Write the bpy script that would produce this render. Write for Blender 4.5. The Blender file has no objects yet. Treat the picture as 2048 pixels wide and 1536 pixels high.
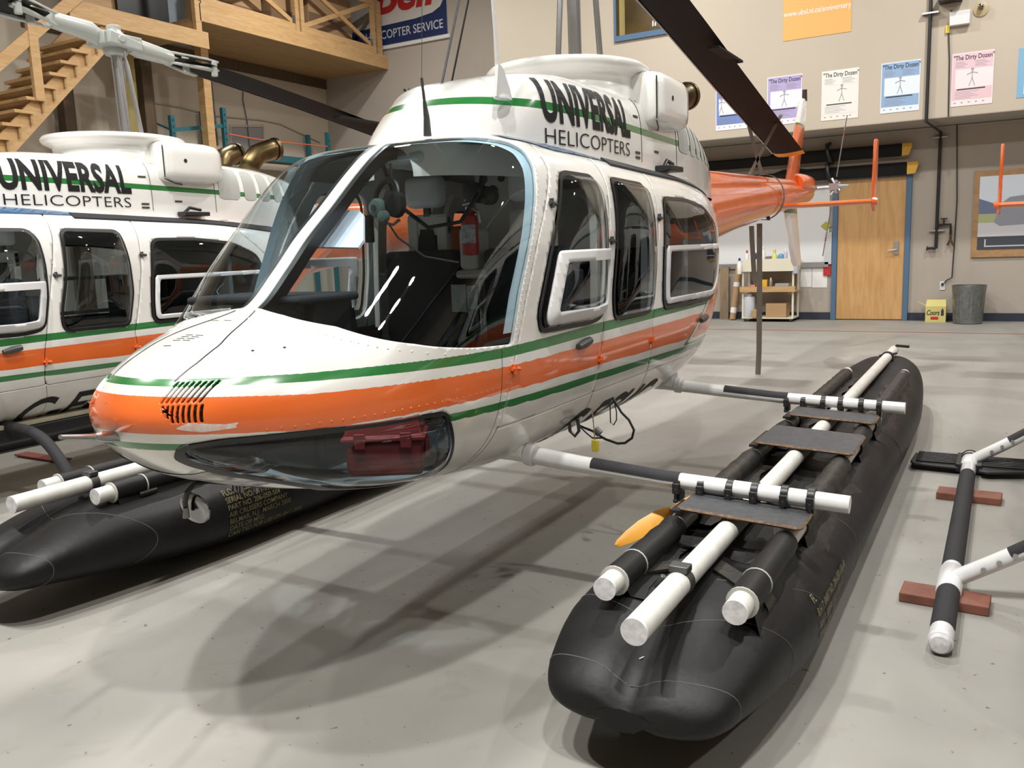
import bpy, math, random
import numpy as np
from mathutils import Vector, Matrix
random.seed(7)
C = bpy.context.scene.collection
P = lambda *a: np.array(a, float)
PI = math.pi
EYE = P(0, 0, 1.43)
LZ = .07     # the helicopters' own height zero lies this far below the floor
FPX = 1704.05
YAW, PITCH, ROLL = [math.radians(a) for a in (30.117, 9.034, 2.080)]
def cam_axes():
    cy, sy, cp, sp = math.cos(YAW), math.sin(YAW), math.cos(PITCH), math.sin(PITCH)
    fwd = P(-sy*cp, cy*cp, -sp); right = P(cy, sy, 0); down = np.cross(fwd, right)
    cr, sr = math.cos(ROLL), math.sin(ROLL)
    return np.stack([cr*right+sr*down, -sr*right+cr*down, fwd])
AX = cam_axes()
def at(u, v, x=None, y=None, z=None):
    """world point seen at photo pixel (u, v) on the plane x=, y= or z="""
    d = AX.T @ P((u-1024)/FPX, (v-768)/FPX, 1)
    if x is not None: t = x/d[0]
    elif y is not None: t = y/d[1]
    else: t = (z-1.43)/d[2]
    return EYE + d*t

def at0(u, v, **k):
    """same ray, in the drafting frame of the gallery corner (eye 1.5 high)"""
    if 'z' in k: k['z'] -= .07
    return at(u, v, **k)+P(0, 0, .07)
KS = 1.43/1.5
def conv(p): return (p[0]*KS, p[1]*KS, 1.43+(p[2]-1.5)*KS)

# ------------------------------------------------------------------ materials
MATS = {}
def mat(name, col=(.8, .8, .8), rough=.5, metal=0., coat=0., bump=0., bscale=60., var=0., vscale=8., spec=.5, emit=None, dark=None):
    if name in MATS: return MATS[name]
    m = bpy.data.materials.new(name); m.use_nodes = True
    nt = m.node_tree; b = nt.nodes['Principled BSDF']
    b.inputs['Base Color'].default_value = (*col, 1); b.inputs['Roughness'].default_value = rough
    b.inputs['Metallic'].default_value = metal; b.inputs['Coat Weight'].default_value = coat
    b.inputs['Coat Roughness'].default_value = .06; b.inputs['Specular IOR Level'].default_value = spec
    if emit:
        b.inputs['Emission Color'].default_value = (*emit[0], 1); b.inputs['Emission Strength'].default_value = emit[1]
    tc = nt.nodes.new('ShaderNodeTexCoord')
    if var:
        n = nt.nodes.new('ShaderNodeTexNoise'); n.inputs['Scale'].default_value = vscale; n.inputs['Detail'].default_value = 6
        r = nt.nodes.new('ShaderNodeValToRGB')
        d = dark or tuple(c*(1-var) for c in col)
        r.color_ramp.elements[0].position = .35; r.color_ramp.elements[0].color = (*d, 1)
        r.color_ramp.elements[1].position = .65; r.color_ramp.elements[1].color = (*col, 1)
        nt.links.new(tc.outputs['Object'], n.inputs['Vector']); nt.links.new(n.outputs['Fac'], r.inputs['Fac'])
        nt.links.new(r.outputs['Color'], b.inputs['Base Color'])
    if bump:
        n = nt.nodes.new('ShaderNodeTexNoise'); n.inputs['Scale'].default_value = bscale; n.inputs['Detail'].default_value = 5
        bp = nt.nodes.new('ShaderNodeBump'); bp.inputs['Strength'].default_value = bump; bp.inputs['Distance'].default_value = .01
        nt.links.new(tc.outputs['Object'], n.inputs['Vector']); nt.links.new(n.outputs['Fac'], bp.inputs['Height'])
        nt.links.new(bp.outputs['Normal'], b.inputs['Normal'])
    MATS[name] = m
    return m
def glass(name, tint=(.8, .88, .92), refl=1.0):
    if name in MATS: return MATS[name]
    m = bpy.data.materials.new(name); m.use_nodes = True; nt = m.node_tree; nt.nodes.clear()
    o = nt.nodes.new('ShaderNodeOutputMaterial'); mx = nt.nodes.new('ShaderNodeMixShader')
    t = nt.nodes.new('ShaderNodeBsdfTransparent'); g = nt.nodes.new('ShaderNodeBsdfGlossy')
    f = nt.nodes.new('ShaderNodeFresnel'); f.inputs['IOR'].default_value = 1.5
    ge = nt.nodes.new('ShaderNodeNewGeometry'); io = nt.nodes.new('ShaderNodeMath'); io.operation = 'MULTIPLY_ADD'; io.inputs[1].default_value = -.8333; io.inputs[2].default_value = 1.5
    nt.links.new(ge.outputs['Backfacing'], io.inputs[0]); nt.links.new(io.outputs[0], f.inputs['IOR'])   # thin sheet: same reflection from both faces
    mu = nt.nodes.new('ShaderNodeMath'); mu.operation = 'MULTIPLY'; mu.inputs[1].default_value = 1.25*refl
    mu.use_clamp = True
    t.inputs['Color'].default_value = (*tint, 1); g.inputs['Roughness'].default_value = .012
    nt.links.new(f.outputs[0], mu.inputs[0]); nt.links.new(mu.outputs[0], mx.inputs[0])
    nt.links.new(t.outputs[0], mx.inputs[1]); nt.links.new(g.outputs[0], mx.inputs[2]); nt.links.new(mx.outputs[0], o.inputs[0])
    MATS[name] = m
    return m
WHITE = (.82, .815, .79); GREEN = (.025, .19, .045); ORANGE = (.80, .155, .03)
def livery():
    m = bpy.data.materials.new('livery_paint'); m.use_nodes = True; nt = m.node_tree; b = nt.nodes['Principled BSDF']
    b.inputs['Roughness'].default_value = .22; b.inputs['Coat Weight'].default_value = .8; b.inputs['Coat Roughness'].default_value = .05
    a = nt.nodes.new('ShaderNodeAttribute'); a.attribute_name = 'band'
    mu = nt.nodes.new('ShaderNodeMath'); mu.operation = 'DIVIDE'; mu.inputs[1].default_value = 8
    r = nt.nodes.new('ShaderNodeValToRGB'); r.color_ramp.interpolation = 'CONSTANT'
    cols = [(0, WHITE), (1/8, GREEN), (2/8, WHITE), (3/8, ORANGE), (4/8, WHITE), (5/8, GREEN), (6/8, WHITE)]
    e = r.color_ramp.elements
    while len(e) > 1: e.remove(e[-1])
    e[0].position = 0; e[0].color = (*WHITE, 1)
    for p, c in cols[1:]:
        q = e.new(p); q.color = (*c, 1)
    s = nt.nodes.new('ShaderNodeAttribute'); s.attribute_name = 'sweep'
    def gt(v):
        n = nt.nodes.new('ShaderNodeMath'); n.operation = 'GREATER_THAN'; n.inputs[1].default_value = v
        nt.links.new(s.outputs['Fac'], n.inputs[0]); return n
    m1 = nt.nodes.new('ShaderNodeMix'); m1.data_type = 'RGBA'; m1.inputs['B'].default_value = (*GREEN, 1)
    m2 = nt.nodes.new('ShaderNodeMix'); m2.data_type = 'RGBA'; m2.inputs['B'].default_value = (*ORANGE, 1)
    nt.links.new(a.outputs['Fac'], mu.inputs[0]); nt.links.new(mu.outputs[0], r.inputs['Fac'])
    nt.links.new(gt(-.07).outputs[0], m1.inputs['Factor']); nt.links.new(r.outputs['Color'], m1.inputs['A'])
    m0 = nt.nodes.new('ShaderNodeMix'); m0.data_type = 'RGBA'; m0.inputs['B'].default_value = (*WHITE, 1)
    nt.links.new(gt(-.04).outputs[0], m0.inputs['Factor']); nt.links.new(m1.outputs['Result'], m0.inputs['A'])
    nt.links.new(gt(0).outputs[0], m2.inputs['Factor']); nt.links.new(m0.outputs['Result'], m2.inputs['A'])
    # grime and chips in the paint
    tc = nt.nodes.new('ShaderNodeTexCoord'); n = nt.nodes.new('ShaderNodeTexNoise'); n.inputs['Scale'].default_value = 5; n.inputs['Detail'].default_value = 8
    rr = nt.nodes.new('ShaderNodeValToRGB'); rr.color_ramp.elements[0].position = .35; rr.color_ramp.elements[0].color = (.93, .92, .90, 1); rr.color_ramp.elements[1].position = .6
    rr.color_ramp.elements[1].color = (1, 1, 1, 1)
    m3 = nt.nodes.new('ShaderNodeMix'); m3.data_type = 'RGBA'; m3.blend_type = 'MULTIPLY'; m3.inputs['Factor'].default_value = 1
    nt.links.new(tc.outputs['Object'], n.inputs['Vector']); nt.links.new(n.outputs['Fac'], rr.inputs['Fac'])
    nt.links.new(m2.outputs['Result'], m3.inputs['A']); nt.links.new(rr.outputs['Color'], m3.inputs['B'])
    nt.links.new(m3.outputs['Result'], b.inputs['Base Color'])
    MATS['livery_paint'] = m
    return m
def wood(name, c1, c2, scale=(1, 12, 12), rough=.55, coat=0.):
    m = bpy.data.materials.new(name); m.use_nodes = True; nt = m.node_tree; b = nt.nodes['Principled BSDF']
    tc = nt.nodes.new('ShaderNodeTexCoord'); mp = nt.nodes.new('ShaderNodeMapping'); mp.inputs['Scale'].default_value = scale
    n = nt.nodes.new('ShaderNodeTexNoise'); n.inputs['Scale'].default_value = 2.2; n.inputs['Detail'].default_value = 7; n.inputs['Distortion'].default_value = 1.2
    r = nt.nodes.new('ShaderNodeValToRGB'); r.color_ramp.elements[0].position = .3; r.color_ramp.elements[0].color = (*c2, 1)
    r.color_ramp.elements[1].position = .62; r.color_ramp.elements[1].color = (*c1, 1)
    nt.links.new(tc.outputs['Object'], mp.inputs['Vector']); nt.links.new(mp.outputs[0], n.inputs['Vector'])
    nt.links.new(n.outputs['Fac'], r.inputs['Fac']); nt.links.new(r.outputs['Color'], b.inputs['Base Color'])
    b.inputs['Roughness'].default_value = rough; b.inputs['Coat Weight'].default_value = coat
    MATS[name] = m
    return m
livery()
M_white = mat('white_enamel', WHITE, .22, coat=.7)
M_lining = mat('cabin_lining', (.52, .60, .63), .55)
M_orange = mat('orange_enamel', ORANGE, .25, coat=.7, var=.12, vscale=6)
M_green = mat('green_enamel', GREEN, .25, coat=.6)
M_rub = mat('black_rubber_seal', (.012, .012, .012), .35)
M_black = mat('black_paint', (.015, .015, .016), .4)
M_blade = mat('blade_black', (.009, .008, .0075), .75, spec=.25)
M_metal = mat('brushed_metal', (.55, .56, .58), .32, metal=1.)
M_dmetal = mat('dark_metal', (.10, .10, .10), .45, metal=.7)
M_chrome = mat('chrome', (.30, .30, .31), .16, metal=1.)
M_frame = mat('white_plastic_frame', (.72, .72, .73), .4)
M_strip = mat('pale_blue_trim', (.55, .72, .82), .5)
M_fab = mat('charcoal_seat_fabric', (.018, .020, .024), .9, bump=.3, bscale=300)
M_cream = mat('cream_seat_shell', (.55, .54, .50), .5)
M_letter = mat('black_lettering', (.010, .010, .010), .55, spec=.25)
M_hub = mat('grey_hub_paint', (.36, .38, .36), .35, coat=.3)
M_gearW = mat('white_gear_paint', (.80, .81, .82), .28, coat=.5, var=.05, vscale=25)
M_tube = mat('off_white_tube', (.66, .66, .62), .4, var=.12, vscale=14)
M_capw = mat('chipped_white_cap', (.8, .8, .82), .45, var=.25, vscale=50)
M_float = mat('black_float_rubber', (.008, .008, .0085), .5, spec=.28, bump=.2, bscale=18, var=.25, vscale=10)
M_sleeve = mat('worn_rubber_sleeve', (.028, .024, .019), .5, spec=.4, bump=.3, bscale=40, var=.6, vscale=20, dark=(.009, .009, .009))
M_step = mat('grey_painted_plywood', (.05, .052, .058), .6, bump=.2, bscale=80, var=.3, vscale=30)
M_raw = mat('worn_plywood_edge', (.20, .12, .07), .75, var=.6, vscale=60)
M_brass = mat('heat_stained_brass', (.17, .125, .06), .35, metal=1., var=.4, vscale=10)
M_tape = mat('black_grip_tape', (.02, .02, .024), .75, bump=.3, bscale=250)
M_glass = glass('clear_acrylic', (.86, .93, .96))
M_glassd = glass('tinted_acrylic', (.50, .56, .60))
M_red = mat('red_plastic', (.50, .03, .03), .4, var=.1)
M_dred = mat('red_case_plastic', (.34, .035, .035), .5, var=.15)
M_louver = mat('grey_mesh_panel', (.42, .43, .41), .6)
M_yel = mat('yellow_paint', (.75, .42, .05), .5, var=.15)
M_stencil = mat('faded_yellow_stencil', (.17, .15, .07), .8)

# ------------------------------------------------------------------ mesh helpers
class G:
    """collects shapes for one mesh"""
    def __init__(s): s.v = []; s.f = []; s.m = []
    def add(s, V, F, mi=0):
        o = len(s.v); s.v += [tuple(map(float, q)) for q in V]; s.f += [tuple(o+i for i in f) for f in F]; s.m += [mi]*len(F); return s
    def box(s, a, b, mi=0):
        (x0, y0, z0), (x1, y1, z1) = a, b
        V = [(x, y, z) for x in (x0, x1) for y in (y0, y1) for z in (z0, z1)]
        return s.add(V, [(0, 1, 3, 2), (4, 6, 7, 5), (0, 4, 5, 1), (2, 3, 7, 6), (0, 2, 6, 4), (1, 5, 7, 3)], mi)
    def bar(s, p, q, w, h, mi=0, up=(0, 0, 1)):
        """box beam from p to q, width w (sideways), height h (up)"""
        p, q = P(*p), P(*q); d = q-p; d /= np.linalg.norm(d); u = P(*up)
        if abs(d @ u) > .98: u = P(0, 1, 0)
        sd = np.cross(d, u); sd /= np.linalg.norm(sd); u = np.cross(sd, d)
        V = [c + sd*a*w/2 + u*b*h/2 for c in (p, q) for a in (-1, 1) for b in (-1, 1)]
        return s.add(V, [(0, 1, 3, 2), (4, 6, 7, 5), (0, 4, 5, 1), (2, 3, 7, 6), (0, 2, 6, 4), (1, 5, 7, 3)], mi)
    def tube(s, pts, r, n=14, mi=0, cap=True):
        pts = [P(*p) for p in pts]; rs = r if hasattr(r, '__len__') else [r]*len(pts)
        V = []; F = []; prev = None
        for i, p in enumerate(pts):
            a = pts[max(i-1, 0)]; b = pts[min(i+1, len(pts)-1)]; t = b-a; t /= max(np.linalg.norm(t), 1e-9)
            if prev is None:
                u = P(0, 0, 1) if abs(t[2]) < .9 else P(1, 0, 0)
            else: u = prev
            u = u - t*(u @ t); u /= np.linalg.norm(u); prev = u; w = np.cross(t, u)
            for k in range(n):
                an = 2*PI*k/n; V.append(p + (u*math.cos(an)+w*math.sin(an))*rs[i])
        for i in range(len(pts)-1):
            for k in range(n): F.append((i*n+k, i*n+(k+1) % n, (i+1)*n+(k+1) % n, (i+1)*n+k))
        if cap:
            F.append(tuple(reversed(range(n)))); F.append(tuple((len(pts)-1)*n+k for k in range(n)))
        return s.add(V, F, mi)
    def lathe(s, prof, c, n=32, axis='z', mi=0, sx=1, sy=1, cap=True):
        V = []; F = []
        for (r, h) in prof:
            for k in range(n):
                a = 2*PI*k/n; q = (r*math.cos(a)*sx, r*math.sin(a)*sy, h)
                if axis == 'y': q = (q[0], q[2], q[1])
                if axis == 'x': q = (q[2], q[0], q[1])
                V.append((c[0]+q[0], c[1]+q[1], c[2]+q[2]))
        for i in range(len(prof)-1):
            for k in range(n): F.append((i*n+k, i*n+(k+1) % n, (i+1)*n+(k+1) % n, (i+1)*n+k))
        if cap:
            F.append(tuple(reversed(range(n)))); F.append(tuple((len(prof)-1)*n+k for k in range(n)))
        return s.add(V, F, mi)
    def loft(s, rings, mi=0, closed=True, cap=True):
        n = len(rings[0]); V = [p for r in rings for p in r]; F = []
        for i in range(len(rings)-1):
            for k in range(n if closed else n-1): F.append((i*n+k, i*n+(k+1) % n, (i+1)*n+(k+1) % n, (i+1)*n+k))
        if cap and closed:
            F.append(tuple(reversed(range(n)))); F.append(tuple((len(rings)-1)*n+k for k in range(n)))
        return s.add(V, F, mi)
    def poly(s, pts, depth, mi=0):
        """polygon (list of 3d points) extruded by vector depth"""
        n = len(pts); d = P(*depth); V = [P(*p) for p in pts] + [P(*p)+d for p in pts]
        return s.add(V, [tuple(range(n)), tuple(reversed(range(n, 2*n)))] + [(i, (i+1) % n, n+(i+1) % n, n+i) for i in range(n)], mi)
def link(name, me, parent=None, mats=None):
    o = bpy.data.objects.new(name, me); C.objects.link(o)
    for m in (mats if isinstance(mats, (list, tuple)) else [mats]):
        if m: me.materials.append(m)
    if parent: o.parent = parent
    return o
def obj(name, g, m, parent=None, smooth=True, bevel=0., seg=2, loc=None, fix=True, angle=35):
    if isinstance(g, tuple):
        gg = G(); gg.add(g[0], g[1]); g = gg
    V = np.array(g.v)
    off = P(0, 0, 0)
    me = bpy.data.meshes.new(name); me.from_pydata([tuple(q) for q in V], [], g.f)
    o = link(name, me, parent, m)
    if any(g.m): me.polygons.foreach_set('material_index', g.m)
    if fix:
        import bmesh
        bm = bmesh.new(); bm.from_mesh(me); bmesh.ops.recalc_face_normals(bm, faces=bm.faces); bm.to_mesh(me); bm.free()
    if smooth:
        me.polygons.foreach_set('use_smooth', [True]*len(me.polygons))
        try: me.set_sharp_from_angle(angle=math.radians(angle))
        except Exception: pass
    if bevel:
        b = o.modifiers.new('bevel', 'BEVEL'); b.width = bevel; b.segments = seg; b.limit_method = 'ANGLE'
    return o
def solid(o, t, off=-1):
    s = o.modifiers.new('thickness', 'SOLIDIFY'); s.thickness = t; s.offset = off; return o
def empty(name, loc=(0, 0, 0), rz=0):
    o = bpy.data.objects.new(name, None); C.objects.link(o); o.location = loc; o.rotation_euler = (0, 0, rz); o.empty_display_size = .2
    return o
def tag(o, label=None, cat=None, group=None, kind=None):
    if label: o['label'] = label
    if cat: o['category'] = cat
    if group: o['group'] = group
    if kind: o['kind'] = kind
    return o
def setting(name, g, m, parent=None, **k):
    o = obj(name, g, m, parent, **k)
    if not parent: o['kind'] = 'structure'
    return o
def copy_tree(o, parent=None):
    c = o.copy(); C.objects.link(c)
    if parent: c.parent = parent
    for ch in list(o.children): copy_tree(ch, c)
    return c
def text_mesh(s, size=1., bold=0., shear=0., align='LEFT', spacing=1.):
    cu = bpy.data.curves.new('t', 'FONT'); cu.body = s; cu.size = size; cu.offset = bold; cu.shear = shear; cu.align_x = align
    cu.resolution_u = 4; cu.space_character = spacing
    o = bpy.data.objects.new('t', cu); C.objects.link(o)
    dg = bpy.context.evaluated_depsgraph_get(); dg.update()
    me = bpy.data.meshes.new_from_object(o.evaluated_get(dg))
    V = [tuple(v.co) for v in me.vertices]; F = [tuple(p.vertices) for p in me.polygons]
    bpy.data.objects.remove(o); bpy.data.curves.remove(cu); bpy.data.meshes.remove(me)
    return np.array(V), F
def slice_mesh(V, F, step, axis):
    import bmesh
    bm = bmesh.new(); vs = [bm.verts.new(tuple(v)) for v in V]
    for f in F:
        try: bm.faces.new([vs[i] for i in f])
        except Exception: pass
    lo, hi = V[:, axis].min(), V[:, axis].max(); n = [0, 0, 0]; n[axis] = 1
    x = lo+step
    while x < hi:
        co = [0, 0, 0]; co[axis] = x
        bmesh.ops.bisect_plane(bm, geom=bm.verts[:]+bm.edges[:]+bm.faces[:], plane_co=co, plane_no=n); x += step
    bm.verts.index_update(); Vn = np.array([tuple(v.co) for v in bm.verts]); Fn = [tuple(v.index for v in f.verts) for f in bm.faces]
    bm.free(); return Vn, Fn
def lettering(name, s, mp, m, parent=None, size=1., bold=0., shear=0., align='LEFT', sx=1., step=0, spacing=1., ztall=1., fit=None):
    """mp maps flat text coordinates (s, t) to a 3d point"""
    V, F = text_mesh(s, size, bold, shear, align, spacing)
    if not len(V): return None
    V = V * P(sx, ztall, 1)
    if fit:
        V[:, :2] -= V[:, :2].min(0); V[:, :2] *= np.array(fit)/V[:, :2].max(0)
    if step: V, F = slice_mesh(V, F, step, 0); V, F = slice_mesh(V, F, step, 1)
    return obj(name, (np.array([mp(a, b) for a, b, _ in V]), F), m, parent, smooth=False, fix=False)

# signed distance to a polygon in 2d, smoothed corners
def round_poly(pts, r=.04, n=6):
    pts = [P(*p) for p in pts]; out = []
    for i, p in enumerate(pts):
        a = pts[i-1]; b = pts[(i+1) % len(pts)]
        da = (a-p); db = (b-p); la = np.linalg.norm(da); lb = np.linalg.norm(db)
        k = min(r, la*.45, lb*.45); q0 = p+da/la*k; q1 = p+db/lb*k
        for t in np.linspace(0, 1, n): out.append(q0*(1-t)**2+2*p*t*(1-t)+q1*t*t)
    return np.array(out)
def sdf(X, Y, poly):
    X = np.asarray(X); Y = np.asarray(Y); d = np.full(X.shape, 1e9); ins = np.zeros(X.shape, bool)
    n = len(poly)
    for i in range(n):
        ax, ay = poly[i]; bx, by = poly[(i+1) % n]; ex, ey = bx-ax, by-ay; L = ex*ex+ey*ey
        if L < 1e-14: continue
        t = np.clip(((X-ax)*ex+(Y-ay)*ey)/L, 0, 1); d = np.minimum(d, np.hypot(X-ax-t*ex, Y-ay-t*ey))
        c = (ay > Y) != (by > Y)
        with np.errstate(divide='ignore', invalid='ignore'):
            xi = (bx-ax)*(Y-ay)/(by-ay if by != ay else 1e-12)+ax
        ins ^= c & (X < xi)
    return np.where(ins, -d, d)
def clip(S, val):
    """split surface (V, F) along val = 0; returns inside (val < 0), outside"""
    V, F = S; val = np.where(np.abs(val) < 1e-7, 1e-7, val); neg = val < 0
    cache = {}; newV = []; n0 = len(V); A = []; B = []
    def cut(i, j):
        k = (i, j) if i < j else (j, i)
        if k not in cache:
            t = val[k[0]]/(val[k[0]]-val[k[1]]); newV.append(V[k[0]]*(1-t)+V[k[1]]*t); cache[k] = n0+len(newV)-1
        return cache[k]
    for f in F:
        s = [neg[i] for i in f]
        if all(s): A.append(f)
        elif not any(s): B.append(f)
        else:
            a = []; b = []
            for q in range(len(f)):
                i, j = f[q], f[(q+1) % len(f)]
                (a if neg[i] else b).append(i)
                if neg[i] != neg[j]:
                    c = cut(i, j); a.append(c); b.append(c)
            if len(a) > 2: A.append(tuple(a))
            if len(b) > 2: B.append(tuple(b))
    W = np.vstack([V, np.array(newV)]) if newV else V
    def pack(Fs):
        used = sorted({i for f in Fs for i in f}); mp = {u: k for k, u in enumerate(used)}
        return (W[used] if used else np.zeros((0, 3)), [tuple(mp[i] for i in f) for f in Fs])
    return pack(A), pack(B)
def pchip(y, pts):
    pts = np.array(pts, float); xs = pts[:, 0]; ys = pts[:, 1]; h = np.diff(xs); d = np.diff(ys)/h
    m = np.zeros(len(xs)); m[0] = d[0]; m[-1] = d[-1]
    for i in range(1, len(xs)-1):
        if d[i-1]*d[i] > 0:
            w1 = 2*h[i]+h[i-1]; w2 = h[i]+2*h[i-1]; m[i] = (w1+w2)/(w1/d[i-1]+w2/d[i])
    y = np.clip(y, xs[0], xs[-1]); k = np.clip(np.searchsorted(xs, y)-1, 0, len(h)-1); t = (y-xs[k])/h[k]
    return ys[k]*(1+2*t)*(1-t)**2+m[k]*h[k]*t*(1-t)**2+ys[k+1]*t*t*(3-2*t)+m[k+1]*h[k]*t*t*(t-1)
LAMPS = [(.6, .4, 520), (-1.7, .4, 520), (-3.1, .4, 520), (-4.9, .4, 520), (-9, 1.5, 450), (5, .4, 350), (-7.5, 7.5, 480), (-2.8, 7.6, 480), (2.2, 7.8, 480), (7, 7.5, 350), (-9.5, 12.0, 400), (-4.6, 12.0, 420), (.5, 12.0, 420)]
EXPO = -1.0
# ------------------------------------------------------------------ helicopter shell (local: x to port, y aft, z up)
TOP=[(1.50,1.055),(1.505,1.075),(1.52,1.105),(1.55,1.14),(1.60,1.18),(1.7,1.23),(1.8,1.268),(2.04,1.338),(2.187,1.458),(2.295,1.56),(2.44,1.676),(2.59,1.80),(2.70,1.88),(2.80,1.930),(3.0,1.955),(3.2,1.952),(3.8,1.93),(4.5,1.905),(5.3,1.885),(6.0,1.87),(6.5,1.86)]
BOT=[(1.50,1.045),(1.505,1.015),(1.52,.985),(1.55,.945),(1.60,.90),(1.7,.84),(1.8,.80),(2.0,.73),(2.4,.64),(3.0,.575),(4.5,.575),(5.0,.60),(5.35,.72),(5.6,.95),(6.0,1.3),(6.5,1.52)]
WID=[(1.50,.001),(1.505,.06),(1.52,.125),(1.55,.195),(1.60,.265),(1.7,.355),(1.8,.425),(2.1,.56),(2.5,.645),(3.0,.67),(4.6,.67),(5.1,.65),(5.4,.60),(5.8,.46),(6.5,.27)]
MID=[(1.50,1.05),(2.0,1.03),(2.5,1.12),(3,1.2),(4.6,1.22),(5.5,1.35),(6.5,1.70)]
NT=[(1.50,2.0),(1.8,2.1),(2.05,2.4),(2.3,3.0),(2.6,4.0),(3.0,5.2),(4.6,5.6),(5.5,3.8),(6.5,2.2)]
NB=[(1.50,2.0),(2.1,2.3),(2.6,2.6),(3.0,2.7),(4.6,2.7),(6.5,2.1)]
def section(y, ph):
    """ph 0 = keel, pi = roof; returns x, z"""
    zt, zb, w, zm, nt, nb = [pchip(y, q) for q in (TOP, BOT, WID, MID, NT, NB)]
    c = -np.cos(ph); s = np.abs(np.sin(ph)); up = c > 0; n = np.where(up, nt, nb); hh = np.where(up, zt-zm, zm-zb)
    r = (s**n+np.abs(c)**n)**(-1/n)
    return w*s*r, zm+hh*c*r
def side_x(y, z):
    zt, zb, w, zm, nt, nb = [pchip(np.asarray(y, float), q) for q in (TOP, BOT, WID, MID, NT, NB)]
    up = z > zm; n = np.where(up, nt, nb); hh = np.where(up, zt-zm, zm-zb)
    return w*np.clip(1-(np.abs(z-zm)/hh)**n, 0, 1)**(1/n)
def top_z(y, x):
    zt, w, zm, n = [float(pchip(float(y), q)) for q in (TOP, WID, MID, NT)]
    return zm+(zt-zm)*max(0, 1-(abs(x)/w)**n)**(1/n)
def normal(y, z, side=1):
    e = 2e-3; x = float(side_x(y, z)); dy = (float(side_x(y+e, z))-float(side_x(y-e, z)))/(2*e); dz = (float(side_x(y, z+e))-float(side_x(y, z-e)))/(2*e)
    n = P(side, -dy, -dz); return n/np.linalg.norm(n), P(side*x, y, z)
def skin(y, z, off=0., side=1):
    n, p = normal(y, z, side); return p+n*off
STR = [(1.50, 1.168, 1.152, 1.128, 1.022, .992, .970), (1.62, 1.165, 1.146, 1.118, 1.012, .986, .966), (1.85, 1.157, 1.135, 1.10, .993, .972, .950), (2.6, 1.152, 1.116, 1.086, .988, .957, .932),
       (3.4, 1.169, 1.126, 1.089, .979, .944, .914), (4.8, 1.180, 1.135, 1.095, .955, .915, .885), (6.5, 1.180, 1.135, 1.095, .955, .915, .885)]
SW = [(.90, 4.6), (.98, 4.75), (1.1, 4.95), (1.2, 5.12), (1.35, 5.34), (1.55, 5.58), (1.75, 5.92), (1.95, 6.30)]
def paint(o):
    """stripe coordinates of the livery, stored per vertex"""
    me = o.data; n = len(me.vertices); co = np.empty(n*3); me.vertices.foreach_get('co', co); co = co.reshape(-1, 3)
    ys = [r[0] for r in STR]; b = np.array([np.interp(co[:, 1], ys, [r[k] for r in STR]) for k in range(1, 7)])
    z = co[:, 2]; out = np.zeros(n)
    for k in range(6):
        lo = b[k+1] if k < 5 else b[k]-.1; m = (z < b[k]); out = np.where(m, k+1+np.clip((b[k]-z)/(b[k]-lo), 0, 1), out)
    above = z >= b[0]; out = np.where(above, np.clip(1-(z-b[0])/.05, 0, 1), out)
    sw = co[:, 1]-np.interp(z, [q[0] for q in SW], [q[1] for q in SW]); obz = b[3]
    sw = np.minimum(sw, (z-obz)*2)
    for nm, val in (('band', out), ('sweep', sw)):
        a = me.attributes.new(nm, 'FLOAT', 'POINT'); a.data.foreach_set('value', val.astype(np.float32))
    return o
ys = np.concatenate([1.5+.02*np.linspace(0, 1, 24)[:-1]**2, np.linspace(1.52, 1.72, 70)[:-1], np.linspace(1.72, 2.9, 90)[:-1], np.linspace(2.9, 5.0, 100)[:-1], np.linspace(5.0, 6.5, 60)])
NP = 150; ph = np.linspace(0, PI, NP)
YY, PP = np.meshgrid(ys, ph, indexing='ij'); XX, ZZ = section(YY, PP)
XX[:, 0] = 0; XX[:, -1] = 0
V0 = np.stack([XX, YY, ZZ], -1).reshape(-1, 3)
F0 = [(i*NP+k, i*NP+k+1, (i+1)*NP+k+1, (i+1)*NP+k) for i in range(len(ys)-1) for k in range(NP-1)]
def ztab(tab, z): return np.interp(z, [q[0] for q in tab], [q[1] for q in tab])
WB = [(0, 1.338), (.06, 1.333), (.179, 1.315), (.369, 1.278), (.483, 1.239), (.565, 1.211), (.617, 1.184), (.656, 1.16), (.7, 1.157)]
WR = [(1.16, 2.645), (1.332, 2.706), (1.541, 2.809), (1.685, 2.87), (1.797, 2.915), (1.865, 2.925), (1.90, 2.90), (1.92, 2.85), (1.94, 2.83), (2.0, 2.82)]
def f_ws(V):
    x, y, z = V.T
    return np.maximum(np.maximum(np.interp(np.abs(x), [q[0] for q in WB], [q[1] for q in WB])-z, y-ztab(WR, z)), .028-np.abs(x))
CHIN = round_poly([(1.572, .945), (1.560, .985), (1.62, .999), (1.80, .996), (2.01, .986), (2.19, .982), (2.285, .978), (2.315, .93), (2.375, .84), (2.45, .73), (2.44, .668), (2.25, .682), (2.1, .715), (1.88, .80), (1.70, .868), (1.61, .915)], .03)
W1 = round_poly([(3.10, 1.80), (3.40, 1.797), (3.452, 1.74), (3.47, 1.6), (3.465, 1.40), (3.42, 1.19), (3.28, 1.17), (2.83, 1.178), (2.815, 1.25), (2.94, 1.51)], .06)
W2 = round_poly([(3.60, 1.80), (4.01, 1.79), (4.045, 1.6), (4.05, 1.38), (3.995, 1.16), (3.53, 1.163), (3.52, 1.28), (3.575, 1.5)], .05)
W3 = round_poly([(4.23, 1.735), (4.60, 1.735), (4.95, 1.70), (5.20, 1.60), (5.28, 1.42), (5.22, 1.25), (5.08, 1.155), (4.17, 1.16), (4.17, 1.3), (4.20, 1.53)], .07)
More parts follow.
